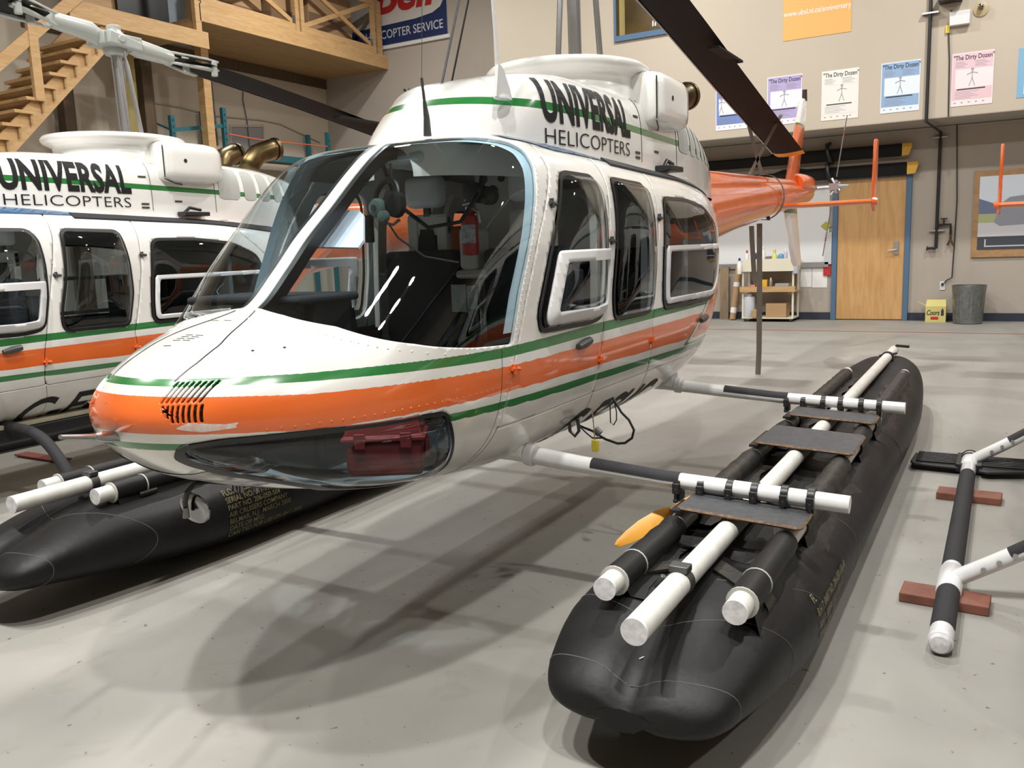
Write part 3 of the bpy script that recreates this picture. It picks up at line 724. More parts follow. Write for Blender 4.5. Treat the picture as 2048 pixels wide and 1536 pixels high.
# ------------------------------------------------------------------ main rotor
def rotor(parent, hubz, curve_aft, curve_fwd, yoff=4.60):
    g = G(); g.tube([(0, 4.62, 2.30), (0, 4.60, hubz-.08)], .038, 20); g.lathe([(.075, 0), (.075, .03), (.06, .045), (.06, .06)], (0, 4.62, 2.46), 20)
    mast = obj('rotor_mast', g, M_metal, parent)
    g = G(); g.lathe([(.11, 0), (.12, .02), (.10, .035), (.12, .05), (.09, .065), (.05, .07)], (0, 4.62, 2.385), 24); g.box((.06, 4.55, 2.42), (.13, 4.64, 2.50)); g.box((-.13, 4.6, 2.42), (-.06, 4.7, 2.48)); obj('swashplate', g, M_dmetal, mast, bevel=.006)
    for sx, yy in ((-.17, .16), (.15, -.02)):
        g = G(); a = P(sx, 4.66+yy*.3, 2.36); b = P(sx*.8, 4.60+yy, hubz-.10)
        g.tube([a, a+(b-a)*.08, a+(b-a)*.16, a+(b-a)*.86, a+(b-a)*.93, b], [.009, .009, .017, .017, .009, .009], 10); obj('pitch_link', g, M_metal, mast)
    g = G(); y0 = 4.60
    g.lathe([(.07, -.11), (.085, -.09), (.085, .03), (.05, .06), (.05, .10)], (0, y0, hubz), 20)
    g.box((-.10, y0-.16, hubz-.06), (.10, y0+.16, hubz+.03)); g.poly([(.10, y0-.14, hubz+.03), (.10, y0+.12, hubz-.02), (.10, y0+.12, hubz-.08), (.10, y0-.14, hubz-.06)], (.05, 0, 0))
    g.tube([(-.14, y0-.05, hubz-.02), (.16, y0-.05, hubz-.02)], .03, 10)
    for k, cv in ((1, curve_aft), (-1, curve_fwd)):
        z1 = np.interp(.25, [c[0] for c in cv], [c[1] for c in cv])
        g.tube([(0, y0+k*.12, hubz-.01), (0, y0+k*.20, z1), (0, y0+k*.48, np.interp(.48, [c[0] for c in cv], [c[1] for c in cv]))], [.06, .068, .055], 18)
    hub = obj('rotor_hub', g, M_hub, parent, bevel=.008)
    for k, cv in ((1, curve_aft), (-1, curve_fwd)):
        zz = lambda r: float(np.interp(r, [c[0] for c in cv], [c[1] for c in cv]))
        g = G(); rows = [((0, y0+k*r, zz(r)), (.24 if r < .7 else .33, 0, 0), (0, 0, .022)) for r in (.55, .69, .70, 1.2, 2, 3, 4, 4.8, 5.2, 5.50)]
        g.loft(foil(rows)); bl = obj('rotor_blade', g, M_blade, hub)
        g = G(); g.loft(foil([((0, y0+k*r, zz(r)), (.332, 0, 0), (0, 0, .023)) for r in (5.50, 5.64)])); obj('blade_tip', g, M_yel, bl)
        g = G(); g.loft([[P(-.17, y0+k*r, zz(r)-.012), P(-.155, y0+k*r, zz(r)-.016), P(-.155, y0+k*r, zz(r)+.016), P(-.17, y0+k*r, zz(r)+.012)] for r in (.8, 2, 3.5, 5.0, 5.5)]); obj('blade_strip', g, M_metal, bl)
        g = G(); g.box((.10, y0+k*2.55-.35, zz(2.55)-.03), (.19, y0+k*2.55+.35, zz(2.55)-.012)); obj('trim_tab', g, M_blade, bl)
        g = G()
        for sx in (-1, 1):
            g.poly([P(sx*.03, y0+k*.42, zz(.45)-.05), P(sx*.14, y0+k*.72, zz(.7)-.04), P(sx*.15, y0+k*.82, zz(.8)-.035), P(sx*.10, y0+k*.82, zz(.8)-.035)], (0, 0, .02))
            g.poly([P(sx*.03, y0+k*.42, zz(.45)+.03), P(sx*.14, y0+k*.72, zz(.7)+.03), P(sx*.15, y0+k*.82, zz(.8)+.028), P(sx*.10, y0+k*.82, zz(.8)+.028)], (0, 0, .018))
        g.tube([(.0, y0+k*.62, zz(.62)-.07), (.0, y0+k*.62, zz(.62)+.06)], .028, 12); g.tube([(.135, y0+k*.78, zz(.78)-.075), (.135, y0+k*.78, zz(.78)+.04)], .026, 12)
        obj('blade_grip', g, M_hub, hub, bevel=.004)
# ------------------------------------------------------------------ cabin interior
def seat(x, y, zb, face, col=M_cream, w=.40, name='cabin_seat', head=True, hz=.32):
    """face -1 looks forward (towards the nose)"""
    s = G(); s.box((x-w/2, min(y, y+face*.45), zb), (x+w/2, max(y, y+face*.45), zb+.13))
    S = part(name, s, M_fab, bevel=.03)
    g = G(); g.box((x-w/2, y-.05, zb+.05), (x+w/2, y+.05, zb+.62)); part('backrest', g, M_fab, S, bevel=.03)
    if head:
        g = G(); g.box((x-.115, y+.045, zb+.4), (x-.055, y+.085, zb+hz+.46)); g.box((x+.055, y+.045, zb+.4), (x+.115, y+.085, zb+hz+.46)); g.box((x-.115, y+.05, zb+hz+.37), (x+.115, y+.085, zb+hz+.47)); part('seat_frame', g, M_cream, S, bevel=.006)
        g = G(); g.poly([(x-.07, y+.04, zb+.55), (x+.07, y+.04, zb+.55), (x+.035, y+.04, zb+hz+.40), (x-.035, y+.04, zb+hz+.40)], (0, .04, 0)); part('seat_belt', g, M_fab, S)
        g = G(); g.box((x-.015, y+.045, zb+hz+.46), (x+.015, y+.07, zb+hz+.52)); part('headrest_post', g, M_dmetal, S)
        g = G(); g.box((x-.10, y, zb+hz+.50), (x+.10, y+.10, zb+hz+.65)); part('headrest', g, M_frame, S, bevel=.035, seg=4)
for x in (-.235, .335): seat(x, 3.36, .885, -1, w=.42)
for x in (-.38, 0, .38): seat(x, 4.75, .86, -1, head=False, w=.38)
g = G(); g.box((-.45, 2.75, .70), (.45, 5.0, .715)); part('cabin_floor', g, M_fab)
g = G(); g.box((-.50, 3.30, .70), (.50, 3.52, .86)); g.box((-.56, 3.42, .86), (-.02, 3.47, 1.40)); g.box((.12, 3.42, .86), (.56, 3.47, 1.40)); part('seat_pan', g, M_fab, bevel=.01)
g = G(); g.box((-.06, 3.56, .70), (.17, 3.72, 1.89)); g.box((-.02, 3.30, 1.37), (.15, 3.50, 1.41)); g.box((.01, 3.30, 1.41), (.10, 3.44, 1.60))
col = part('control_column_fairing', g, M_cream, bevel=.02)
g = G()
for (x, z, r) in ((.0, 1.83, .022), (.05, 1.77, .03), (.10, 1.83, .018)): g.lathe([(r, -.003), (r, .003)], (x, 3.557, z), 16, axis='y')
part('lightening_hole', g, M_black, col)
g = G(); g.box((-.03, 3.285, 1.22), (.05, 3.29, 1.345)); g.box((.055, 3.285, 1.215), (.11, 3.29, 1.34)); part('checklist_card', g, mat('pale_card', (.45, .52, .50), .6, var=.3, vscale=40), col)
g = G(); g.box((-.30, 2.30, .70), (.02, 2.62, 1.10)); g.box((-.36, 2.26, 1.10), (.06, 2.50, 1.36)); part('instrument_panel', g, M_black, bevel=.03)
g = G(); g.box((-.44, 2.14, 1.335), (.12, 2.46, 1.365)); part('glare_shield', g, M_fab, bevel=.012)
for x in (-.30, .34):
    g = G(); g.tube([(x, 3.0, .70), (x, 2.86, .95), (x, 2.92, 1.12), (x, 2.90, 1.20)], .013, 10); g.tube([(x, 2.90, 1.18), (x, 2.885, 1.27)], .019, 10); part('cyclic_stick', g, M_black)
# dark lower trim and headliner
for sgn in (1, -1):
    S, _ = clip((V0, F0), np.maximum(np.maximum(2.62-V0[:, 1], V0[:, 1]-5.0), np.maximum(.70-V0[:, 2], V0[:, 2]-1.135)))
    S = push(S, -.045); part('side_trim', S if sgn > 0 else mirror(S), M_fab)
S, _ = clip((V0, F0), np.maximum(np.maximum(2.98-V0[:, 1], V0[:, 1]-5.2), 1.85-V0[:, 2])); S = push(S, -.03)
part('headliner', S, mat('grey_headliner', (.17, .19, .19), .8), both=True)
g = G(); g.box((-.52, 5.0, .80), (.52, 5.04, 1.88)); part('rear_bulkhead', g, M_cream, bevel=.01)
g = G()
for sgn in (1, -1):
    for (y, w) in ((3.49, .035), (4.10, .035)):
        zz = np.linspace(1.12, 1.9, 12); sp_ = [skin(y+.05*(z-1.2), z, -.045, sgn) for z in zz]
        g.loft([[p+P(-sgn*.0, -w, 0), p+P(0, w, 0), p+P(-sgn*.035, w, 0), p+P(-sgn*.035, -w, 0)] for p in sp_])
part('door_pillar', g, M_cream, bevel=.004)
g = G(); g.box((-.10, 2.86, 1.85), (.14, 3.2, 1.90)); part('overhead_console', g, M_lining, bevel=.02)
g = G(); g.tube([(-.05, 2.85, 1.87), (-.02, 2.9, 1.7), (.06, 3.0, 1.60), (.16, 3.1, 1.62), (.20, 3.2, 1.75), (.19, 3.25, 1.86)], .009, 8); part('headset_cord', g, M_black)
g = G(); g.tube([(.185, 3.25, 1.87), (.19, 3.24, 1.80)], .012, 8); g.lathe([(.02, -.04), (.045, -.03), (.045, .03), (.02, .04)], (.165, 3.22, 1.745), 14, axis='y'); g.lathe([(.02, -.03), (.04, -.02), (.04, .02), (.02, .03)], (.22, 3.24, 1.73), 14, axis='y'); part('spare_headset', g, M_black)
g = G(); g.box((-.36, 3.60, 1.20), (-.10, 3.66, 1.62)); part('life_vest_pouch', g, M_orange, bevel=.03)

pts = [at0(u, v, y=2.40+(493-v)*.0022)-P(-2.182, 0, 0) for u, v in ((600, 493), (654, 432), (664, 420), (718, 420), (727, 430), (727, 480), (716, 495))]
g = G(); g.poly(pts, (0, .008, -.006)); part('added_bright_panel', g, mat('pale_blue_panel', (.72, .80, .92), .5), smooth=False)  # added panel imitating a bright patch behind the windshield, tilted to catch the lamps
g = G(); p = at0(738, 440, y=3.05)-P(-2.182, 0, 0); g.box((p[0]-.015, 3.03, p[2]-.10), (p[0]+.02, 3.06, p[2]+.02)); part('grip_handle', g, M_black, bevel=.005)
# ------------------------------------------------------------------ landing gear: floats on the near helicopter, skids on the other two
def place(o_root, name, label, loc):
    o_root.name = name; o_root.location = loc; tag(o_root, label, 'helicopter', 'white helicopters with orange and green stripes')
    return o_root
for ch in root.children: ch.location = (0, -YO, 0)
bpy.context.view_layer.update()
X0 = -2.182
heli2 = copy_tree(root); heli3 = copy_tree(root)
rotor_names = []
def kids(parent, fn):
    before = set(bpy.data.objects); fn()
    for o in set(bpy.data.objects)-before:
        if o.parent == parent: o.location = (0, -YO, 0)
kids(root, lambda: rotor(root, 3.36, [(0, 3.36), (.7, 3.33), (1.5, 3.20), (3.3, 2.86), (5.64, 2.44)], [(0, 3.36), (3, 3.42), (5.64, 3.36)]))
kids(heli2, lambda: rotor(heli2, 3.17, [(0, 3.17), (.7, 3.10), (1.5, 3.02), (3.35, 2.78), (5.64, 2.42)], [(0, 3.17), (.7, 3.24), (3, 3.36), (5.64, 3.40)]))
kids(heli3, lambda: rotor(heli3, 3.25, [(0, 3.25), (3, 3.0), (5.64, 2.7)], [(0, 3.25), (3, 3.2), (5.64, 3.0)]))
place(root, 'helicopter', 'white helicopter with orange and green stripes raised on black inflated floats', (X0, YO, -LZ))
place(heli2, 'helicopter', 'white helicopter standing on skids at left behind the float-equipped one', (X0-3.493, YO-.373, -.078-LZ))
place(heli3, 'helicopter', 'helicopter at right edge with only orange stabilizer and white skid legs in view', (X0+3.10, YO+.80, -.078-LZ))
# floats
M_paper0 = mat('white_scuff', (.5, .5, .5), .7)
y0 = 1.93; FCX = 1.36
FW=[(y0,.03),(y0+.005,.135),(y0+.02,.20),(y0+.07,.255),(y0+.15,.285),(y0+.4,.335),(y0+.85,.37),(6.2,.37),(7.0,.333),(7.6,.27),(7.95,.15),(8.08,.05),(8.1,.01)]
FT=[(y0,.27),(y0+.005,.30),(y0+.02,.32),(y0+.07,.36),(y0+.15,.40),(y0+.4,.46),(6.8,.475),(7.4,.50),(7.9,.48),(8.1,.40)]
FB=[(y0,.26),(y0+.005,.235),(y0+.02,.222),(y0+.07,.20),(y0+.15,.185),(y0+.35,.145),(y0+.7,.09),(y0+1.1,.07),(7.0,.07),(7.5,.12),(7.9,.24),(8.1,.37)]
def float_sec(y, a):
    w, zt, zb = [float(pchip(y, q)) for q in (FW, FT, FB)]; c, s = math.cos(a), math.sin(a); n = 2.5; r = (abs(c)**n+abs(s)**n)**(-1/n)
    x = w*c*r; z = (zt+zb)/2+(zt-zb)/2*s*r
    if y < 2.5: z -= .05*((2.5-y)/.57)*math.exp(-(x/.06)**2)*(1 if s > 0 else -.6)
    if 2.6 < y < 6.4 and s > 0: z -= .018*math.exp(-(abs(x)-.10)**2/.003)
    z -= .004*math.sin(y*9+x*14)*max(0, s)
    return x, max(z, LZ)
def float_top(dx, y):
    w, zt, zb = [float(pchip(y, q)) for q in (FW, FT, FB)]; return (zt+zb)/2+(zt-zb)/2*max(0, 1-(abs(dx)/w)**2.5)**.4
def make_float(sgn, par):
    cx = sgn*1.395; fx = sgn*FCX; g = G(); rings = []
    for y in np.concatenate([y0+.47*np.linspace(0, 1, 34)[:-1]**2, np.linspace(2.4, 7.0, 60)[:-1], np.linspace(7.0, 8.1, 26)]):
        ring = []
        for a in np.linspace(0, 2*PI, 57)[:-1]:
            x, z = float_sec(y, a); ring.append(P(fx+x, y-(.20*max(0, (2.6-y)/.67) if sgn < 0 else 0), z))
        rings.append(ring)
    g.loft(rings); fl = obj('float', g, M_float, par, angle=80)
    # seams on the nose
    M_seam = mat('seam_thread', (.10, .10, .095), .7)
    for yk, am, a0, a1 in ((2.03, .03, 0, 2), (2.30, .10, -.2, 1.2), (2.62, .16, -.25, .42), (3.4, .05, -.3, .3), (5.0, .05, -.3, .3)):
        pts = []
        for a in np.linspace(a0*PI, a1*PI, 48):
            y = yk+am*math.cos(a*2); x, z = float_sec(y, a if sgn > 0 else PI-a); pts.append(P(fx+x, y-(.20*max(0, (2.6-y)/.67) if sgn < 0 else 0), z))
        obj('seam', G().tube(pts, .0015, 5), M_seam, fl)
    g = G(); pts = []
    for a in np.linspace(-.42*PI, .5*PI, 12): x, z = float_sec(1.95, PI/2 if a > 0 else -PI/2); pts.append(P(fx, 1.94-.0*a, .29+.04*math.sin(a)))
    for k in range(6):
        x0 = -.02+.022*k; sgn > 0 and obj('scuff_mark', G().bar((fx+x0-.03, 2.075+.006*(k % 2), float_sec(2.075, PI/2)[1]+.003), (fx+x0-.02, 2.085, float_sec(2.085, PI/2)[1]+.003), .004, .002), M_paper0, fl)
    # cover sheet gathered between the tubes
    tz = .511
    g = G(); g.tube([(cx, 1.94, tz), (cx, 7.85, tz+.02)], .037, 24); t = obj('centre_tube', g, M_tube, fl)
    g = G(); g.tube([(cx, 1.9365, tz), (cx, 1.945, tz)], .0375, 24); obj('end_cap', g, M_capw, t)
    g = G(); g.tube([(cx, 2.285, tz), (cx, 2.325, tz)], .041, 20); g.box((cx-.03, 2.28, tz+.034), (cx+.03, 2.325, tz+.056)); g.tube([(cx-.075, 2.305, tz-.03), (cx-.05, 2.305, tz+.01)], .012, 8); obj('strap_clamp', g, M_dmetal, t, bevel=.004)
    g = G(); g.tube([(cx, 7.35, tz+.015), (cx, 7.40, tz+.015)], .050, 20); g.tube([(cx-.06, 7.37, tz+.03), (cx+.07, 7.40, tz+.05)], .008, 6); g.tube([(cx, 7.80, tz+.02), (cx+.02, 7.83, tz+.06), (cx+.12, 7.78, tz+.06)], .012, 6); obj('tie_strap', g, M_black, t)
    for dx in (-.193, .193):
        x = cx+dx; ya = 2.19
        g = G(); g.tube([(x, ya, tz-.012), (x, 6.66, tz-.006)], .035, 20); t = obj('side_tube', g, M_tube, fl)
        g = G(); g.tube([(x, ya-.003, tz-.012), (x, ya+.006, tz-.012)], .0355, 20); obj('end_cap', g, M_capw, t)
        for (a, b) in ((2.27, 2.80), (2.98, 3.90), (4.25, 4.60), (4.78, 6.60)):
            g = G(); n = max(4, int((b-a)/.06)); yy = np.linspace(a, b, n)
            g.tube([(x, y, tz-.014) for y in yy], [.045+.0025*math.sin(y*37+dx*9) for y in yy], 18)
            # skirt of the sleeve glued down to the float
            sk = []
            for y in yy:
                w = .085+.012*math.sin(y*23); row = []
                for q in np.linspace(-1, 1, 9):
                    xx = dx+q*w; zf = float_top(cx+xx-fx, y)-.003
                    row.append(P(cx+xx, y, max(zf, tz-.02 if abs(q) < .4 else 0)+.008*math.cos(q*1.5)))
                sk.append(row)
            g.loft(sk, closed=False, cap=False)
            obj('sleeve', g, M_sleeve if a > 4.5 or a == 2.98 else M_float, fl)
        for y in (2.262, 2.42, 4.255, 4.97): obj('sleeve_ring', G().tube([(x, y, tz-.014), (x, y+.006, tz-.014)], .0468, 18), mat('pale_ring', (.45, .45, .42), .6), t)
    # webbing between the tubes at the front
    g = G()
    for s2 in (-1, 1):
        rows = []
        for t_ in np.linspace(0, 1, 10):
            xx = s2*(.24-.21*t_); yy = 2.42+.16*t_; zf = float_top(cx+xx-fx, yy)+.012+.03*max(0, 1-abs(t_-.1)/.2)
            rows.append([P(cx+xx, yy-.045, zf), P(cx+xx, yy+.045, zf), P(cx+xx, yy+.045, zf-.01), P(cx+xx, yy-.045, zf-.01)])
        g.loft(rows)
    obj('webbing', g, M_sleeve, fl)
    g = G()
    for y, s2 in ((2.62, .55), (2.70, -.45)):
        x = cx+s2*.2; g.loft([[P(x-.05, y, .482), P(x, y-.02, .482), P(x+.05, y, .482), P(x, y+.02, .482)], [P(x-.045, y+.02, .505), P(x, y, .51), P(x+.045, y+.02, .505), P(x, y+.035, .50)]])
    obj('rubber_flap', g, M_float, fl)
    for (ya, yb) in ((2.79, 2.99), (3.88, 4.27), (4.58, 4.79)):
        g = G(); so = .035*sgn; pts = [(cx+so-.20, ya), (cx+so+.20, ya), (cx+so+.21, ya+.02), (cx+so+.21, yb-.02), (cx+so+.20, yb), (cx+so-.20, yb), (cx+so-.21, yb-.02), (cx+so-.21, ya+.02)]
        zb = .560; zf_ = lambda x: zb-.05*sgn*(x-cx); g.poly([(x, y, zf_(x)) for x, y in pts], (0, 0, .012)); sp_ = obj('step_plate', g, M_step, fl, bevel=.002)
        g = G(); rim = [P(x, y, zf_(x)+.006) for x, y in pts+[pts[0]]]
        g.tube(rim, .0070, 4); obj('worn_edge', g, M_raw, sp_)
        g = G()
        for x in (-.193, 0, .193): g.box((cx+x-.02, ya+.03, .545), (cx+x+.02, yb-.03, .556))
        obj('plate_batten', g, M_black, sp_)
    return fl
def tube_clamps(par, y, z, xs, r):
    for x in xs:
        g = G(); g.tube([(x-.013, y, z), (x+.013, y, z)], r+.005, 16); g.tube([(x, y-r-.012, z-.01), (x, y-r-.012, z-.055)], .006, 8); g.tube([(x, y-r-.012, z-.05), (x, y-r-.012, z-.062)], .011, 6)
        g.box((x-.013, y-r-.016, z-.03), (x+.013, y-r+.004, z+.01)); g.box((x-.012, y-.03, z-r-.03), (x+.012, y+.03, z-r))
        obj('tube_clamp', g, M_black, par, bevel=.002)
def gear_floats(par):
    for sgn in (1, -1):
        fl = make_float(sgn, par)
        if sgn < 0:
            # stencilled lines along the side that faces the other float
            L = ['FLOAT ASSY       B.H.T.', 'SERIAL NO. 511-111-10', 'PART NO. 206-050-504', 'AIR CRUISERS COMPANY', 'BELMAR, N.J.  MARCH 2000', 'DATE OF MFG.', 'CAN TSO FOR USE ON BHT 206L']
            for k, s in enumerate(L):
                def mp(a, b, k=k):
                    h = .375-.034*k+b; y = 2.72+a; w = float(pchip(y, FW)); t = abs(h-.2725)/.2025; x = w*max(0, 1-min(t, 1)**2.5)**(1/2.5)
                    return P(sgn*FCX+x+.004, y, h)
                lettering('stencil_lettering', s, mp, M_stencil, fl, size=.036, bold=.0002, sx=.95, step=.08)
        else:
            L = ['FL', 'B.H.T. PART NO. 206-050-108-40', 'B.H.T. SERIAL NO. A-5011-07', 'SERIAL NO. 1180']
            for k, s in enumerate(L):
                def mp(a, b, k=k):
                    h = .36-.040*k+b; y = 2.66+a; w = float(pchip(y, FW)); t = abs(h-.2725)/.2025; x = w*max(0, 1-min(t, 1)**2.5)**(1/2.5)
                    return P(sgn*FCX+x+.004, y, h)
                lettering('stencil_lettering', s, mp, M_stencil, fl, size=.036, bold=.0002, sx=.95, step=.08)
    for y, z in ((3.0, .603), (4.85, .603)):
        pts = [(-1.76, y, z-.010), (-1.1, y, z+.012), (-.75, y, z+.035), (-.45, y, z+.06), (0, y, z+.07), (.45, y, z+.06), (.75, y, z+.035), (1.1, y, z+.012), (1.76, y, z-.010)]
        g = G(); g.tube(pts, [.031, .031, .034, .038, .038, .038, .034, .031, .031], 20); ct = obj('crosstube', g, M_gearW, par)
        for sgn in (1, -1):
            g = G(); V = []
            for x in np.linspace(.80, 1.16, 12):
                zc = np.interp(x, [.75, 1.1, 1.76], [z+.035, z+.012, z]); rr = np.interp(x, [.75, 1.1], [.034, .031])+.0012
                V.append([P(sgn*x, y+rr*math.cos(a), zc+rr*math.sin(a)) for a in np.linspace(.12*PI, .98*PI, 12)])
            g.loft(V, closed=False, cap=False); obj('grip_tape', g, M_tape, ct)
            tube_clamps(ct, y, z, [sgn*x for x in (1.155, 1.245, 1.35, 1.44, 1.545, 1.635)], .031)
            g = G(); g.tube([(sgn*.50, y, z+.055), (sgn*.54, y, z+.052)], .046, 18); g.box((sgn*.47-.03, y-.05, z+.05), (sgn*.47+.03, y+.05, z+.16)); obj('saddle_fitting', g, M_gearW, ct, bevel=.006)
def gear_skids(par, dz=.148, black=False, fy=2.87, ya=2.28):
    z0 = dz+.045; hx = 1.05
    for sgn in (1, -1):
        g = G(); x = sgn*hx; g.tube([(x, ya, z0+.0), (x, ya+.15, z0), (x, 5.0, z0), (x, 5.9 if black else 5.10, z0)], .040, 20); sk = obj('skid_tube', g, M_tape if black else M_gearW, par)
        for (a, b) in () if black else ((2.38, 2.76), (3.03, 4.62)):
            g = G(); V = [[P(x+.0415*math.cos(q), y, z0+.0415*math.sin(q)) for q in np.linspace(.04*PI, .96*PI, 14)] for y in np.linspace(a, b, 10)]
            g.loft(V, closed=False, cap=False); obj('grip_tape', g, M_tape, sk)
        g = G()
        g.lathe([(.002, -.03), (.03, -.025), (.041, -.005), (.042, .012)], (x, ya+.01, z0), 20, axis='y'); obj('end_cap', g, M_capw, sk)
        g = G()
        for y in (fy, 4.94): g.tube([(x, y-.12, z0), (x, y-.11, z0), (x, y+.11, z0), (x, y+.12, z0)], [.041, .047, .047, .041], 20)
        obj('saddle_sleeve', g, M_gearW, sk)
        g = G()
        for yk in (4.98, 5.05): g.tube([(x, yk, z0), (x, yk+.012, z0)], .052, 18)
        obj('hose_clamp', g, M_black, sk)
    mm = M_tape if black else M_gearW
    for y in (fy, 4.94):
        pts = [(0, y, .64), (.30, y, .62), (.50, y, .615), (.70, y, .61), (.84, y, .56), (.95, y, .46), (1.03, y, .36), (1.08, y, z0+.02)] if black else [(0, y, .66), (.30, y, .65), (.45, y, .60), (.62, y, .50), (.80, y, .365), (.92, y, .285), (1.04, y, z0+.015)]
        pts = [(-a, b, c) for a, b, c in reversed(pts[1:])]+pts
        # smooth arch
        q = []; t = np.linspace(0, 1, 60); A = np.array(pts); s = np.concatenate([[0], np.cumsum(np.linalg.norm(np.diff(A, axis=0), axis=1))]); s /= s[-1]
        for tt in t: q.append([float(np.interp(tt, s, A[:, k])) for k in range(3)])
        for _ in range(4): q = [q[0]]+[[(q[i-1][k]+2*q[i][k]+q[i+1][k])/4 for k in range(3)] for i in range(1, len(q)-1)]+[q[-1]]
        g = G(); g.tube(q, .033, 18); ct = obj('crosstube', g, mm, par)
        if not black:
            for sgn in (1, -1):
                V = []
                for i in range(len(q)-1):
                    p = P(*q[i]); 
                    if sgn*p[0] > .58 and sgn*p[0] < .86:
                        d = P(*q[i+1])-p; d /= np.linalg.norm(d); n1 = P(0, 1, 0); n2 = np.cross(n1, d); n2 = n2 if n2[2] > 0 else -n2
                        V.append([p+(n1*math.cos(a)+n2*math.sin(a))*.0345 for a in np.linspace(.05*PI, .95*PI, 10)])
                g = G(); g.loft(V, closed=False, cap=False); obj('grip_tape', g, M_tape, ct)
                g = G()
                for t_ in (.08, .20, .32):
                    p = P(sgn*(.97-.13*t_/.3), y-.033, z0+.06+.09*t_/.3); g.tube([p+P(0, .006, 0), p-P(0, .006, 0)], .010, 8)
                obj('gear_bolt', g, M_metal, ct)
kids(root, lambda: gear_floats(root)); kids(heli2, lambda: gear_skids(heli2, black=True, fy=3.24, ya=2.95)); kids(heli3, lambda: gear_skids(heli3))
# snow pads on the skids of the right helicopter
def pads():
    z0 = .148+.045
    for sgn in (1, -1):
        x = sgn*1.05
        g = G()
        for s2 in (-1, 1):
            o = [(.055, 4.78), (.30, 4.80), (.32, 4.86), (.31, 5.08), (.055, 5.10)] if s2 < 0 else [(.055, 4.74), (.10, 4.72), (.33, 4.82), (.32, 5.08), (.055, 5.10)]
            g.poly([(x+s2*a, b, z0-.012) for a, b in o], (0, 0, .014))
            for k in range(7): g.box((x+s2*.06 if s2 > 0 else x-.29, 4.845+.038*k, z0), (x+.30 if s2 > 0 else x-.06, 4.858+.038*k, z0+.014))
            g.box((x+s2*.05-.02, 4.80, z0-.03), (x+s2*.05+.02, 5.10, z0+.02))
        obj('snow_pad', g, M_black, heli3, bevel=.003)
kids(heli3, pads)
def side_step():
    g = G(); g.box((.34, 2.2, .52), (.47, 5.6, .60)); s = obj('step_board', g, M_black, heli2, bevel=.01)
    g = G(); g.box((.30, 2.55, .602), (.47, 5.5, .63)); obj('step_cover', g, mat('tan_board', (.42, .38, .28), .7, var=.2), s, bevel=.006)
kids(heli2, side_step)
# mirror, cable and small parts under the near helicopter's nose
def small():
    def L(u, v, **k):
        p = at(u, v, **k); return P(p[0]-X0, p[1], p[2]+LZ)
    pts = [L(520, 972, y=2.05), L(475, 966, y=1.92), L(415, 963, y=1.78), L(388, 968, y=1.72), L(374, 985, y=1.70), L(370, 1005, y=1.70), L(374, 1030, y=1.715)]
    g = G(); g.tube(pts, .0085, 10); mb = obj('mirror_bracket', g, M_black, root)
    c = L(387, 1018, y=1.74); g = G(); R_ = .056
    rings = []
    n = P(.15, -.85, -.25); n /= np.linalg.norm(n); u = P(1, .2, 0); u -= n*(u @ n); u /= np.linalg.norm(u); w = np.cross(n, u)
    for (r, h) in ((.002, .010), (.03, .008), (.05, .002), (.056, -.004), (.056, -.010), (.04, -.016), (.002, -.018)):
        rings.append([c+n*h+(u*math.cos(a)+w*math.sin(a))*r for a in np.linspace(0, 2*PI, 33)[:-1]])
    g.loft(rings); obj('mirror', g, M_chrome, mb)
    g = G()
    for (u_, v_, y_) in ((468, 975, 1.93), (482, 977, 1.95), (512, 976, 2.03), (372, 1028, 1.70)):
        p = L(u_, v_, y=y_); g.tube([p+P(0, 0, .02), p-P(0, 0, .012)], [.007, .011], 8)
    obj('bracket_bolt', g, M_chrome, mb)
    g = G(); p = L(331, 944, y=1.70); g.tube([p+P(0, 0, .02), p-P(0, 0, .006)], .005, 8); obj('drain_fitting', g, M_metal, root)
    yb = 3.75
    def loop(uv, y): return [L(a, b, y=y) for a, b in uv]
    g = G(); g.tube(loop([(1225, 795), (1243, 825), (1258, 840), (1268, 860), (1264, 876), (1250, 886), (1235, 887), (1210, 878), (1185, 862), (1160, 852), (1145, 830)], 3.55), .006, 8)
    g.tube(loop([(1228, 800), (1233, 824), (1233, 840), (1227, 850), (1221, 845), (1220, 810)], 3.6), .003, 6)
    g.tube(loop([(1145, 825), (1160, 854), (1175, 868), (1185, 876), (1210, 876)], 3.5), .004, 6)
    obj('dangling_cable', g, M_black, root)
    g = G(); g.tube(loop([(1190, 858), (1200, 868)], 3.5), .018, 10); g.tube(loop([(1138, 835), (1140, 862), (1150, 872), (1158, 862), (1155, 835)], 3.4), .008, 8); obj('hook_fitting', g, M_dmetal, root)
    g = G(); z_ = loop([(1148, 838), (1150, 842)], 3.2)
kids(root, small)
def L0(u, v, **k): return at(u, v, **k)
# yellow tag hanging under the belly
a = at(1184, 815, y=3.42); b = at(1190, 880, y=3.42); t = empty('warning_tag', tuple(b)); tag(t, 'small yellow tag hanging on a cord below the belly of the float helicopter', 'tag')
g = G(); g.tube([a-b, P(0, 0, 0)], .003, 6); obj('cord', g, mat('tan_cord', (.30, .24, .14), .8), t)
g = G(); g.box((-.014, -.010, -.052), (.016, .010, 0)); obj('tag_body', g, mat('yellow_tag', (.78, .62, .05), .5), t, bevel=.002)
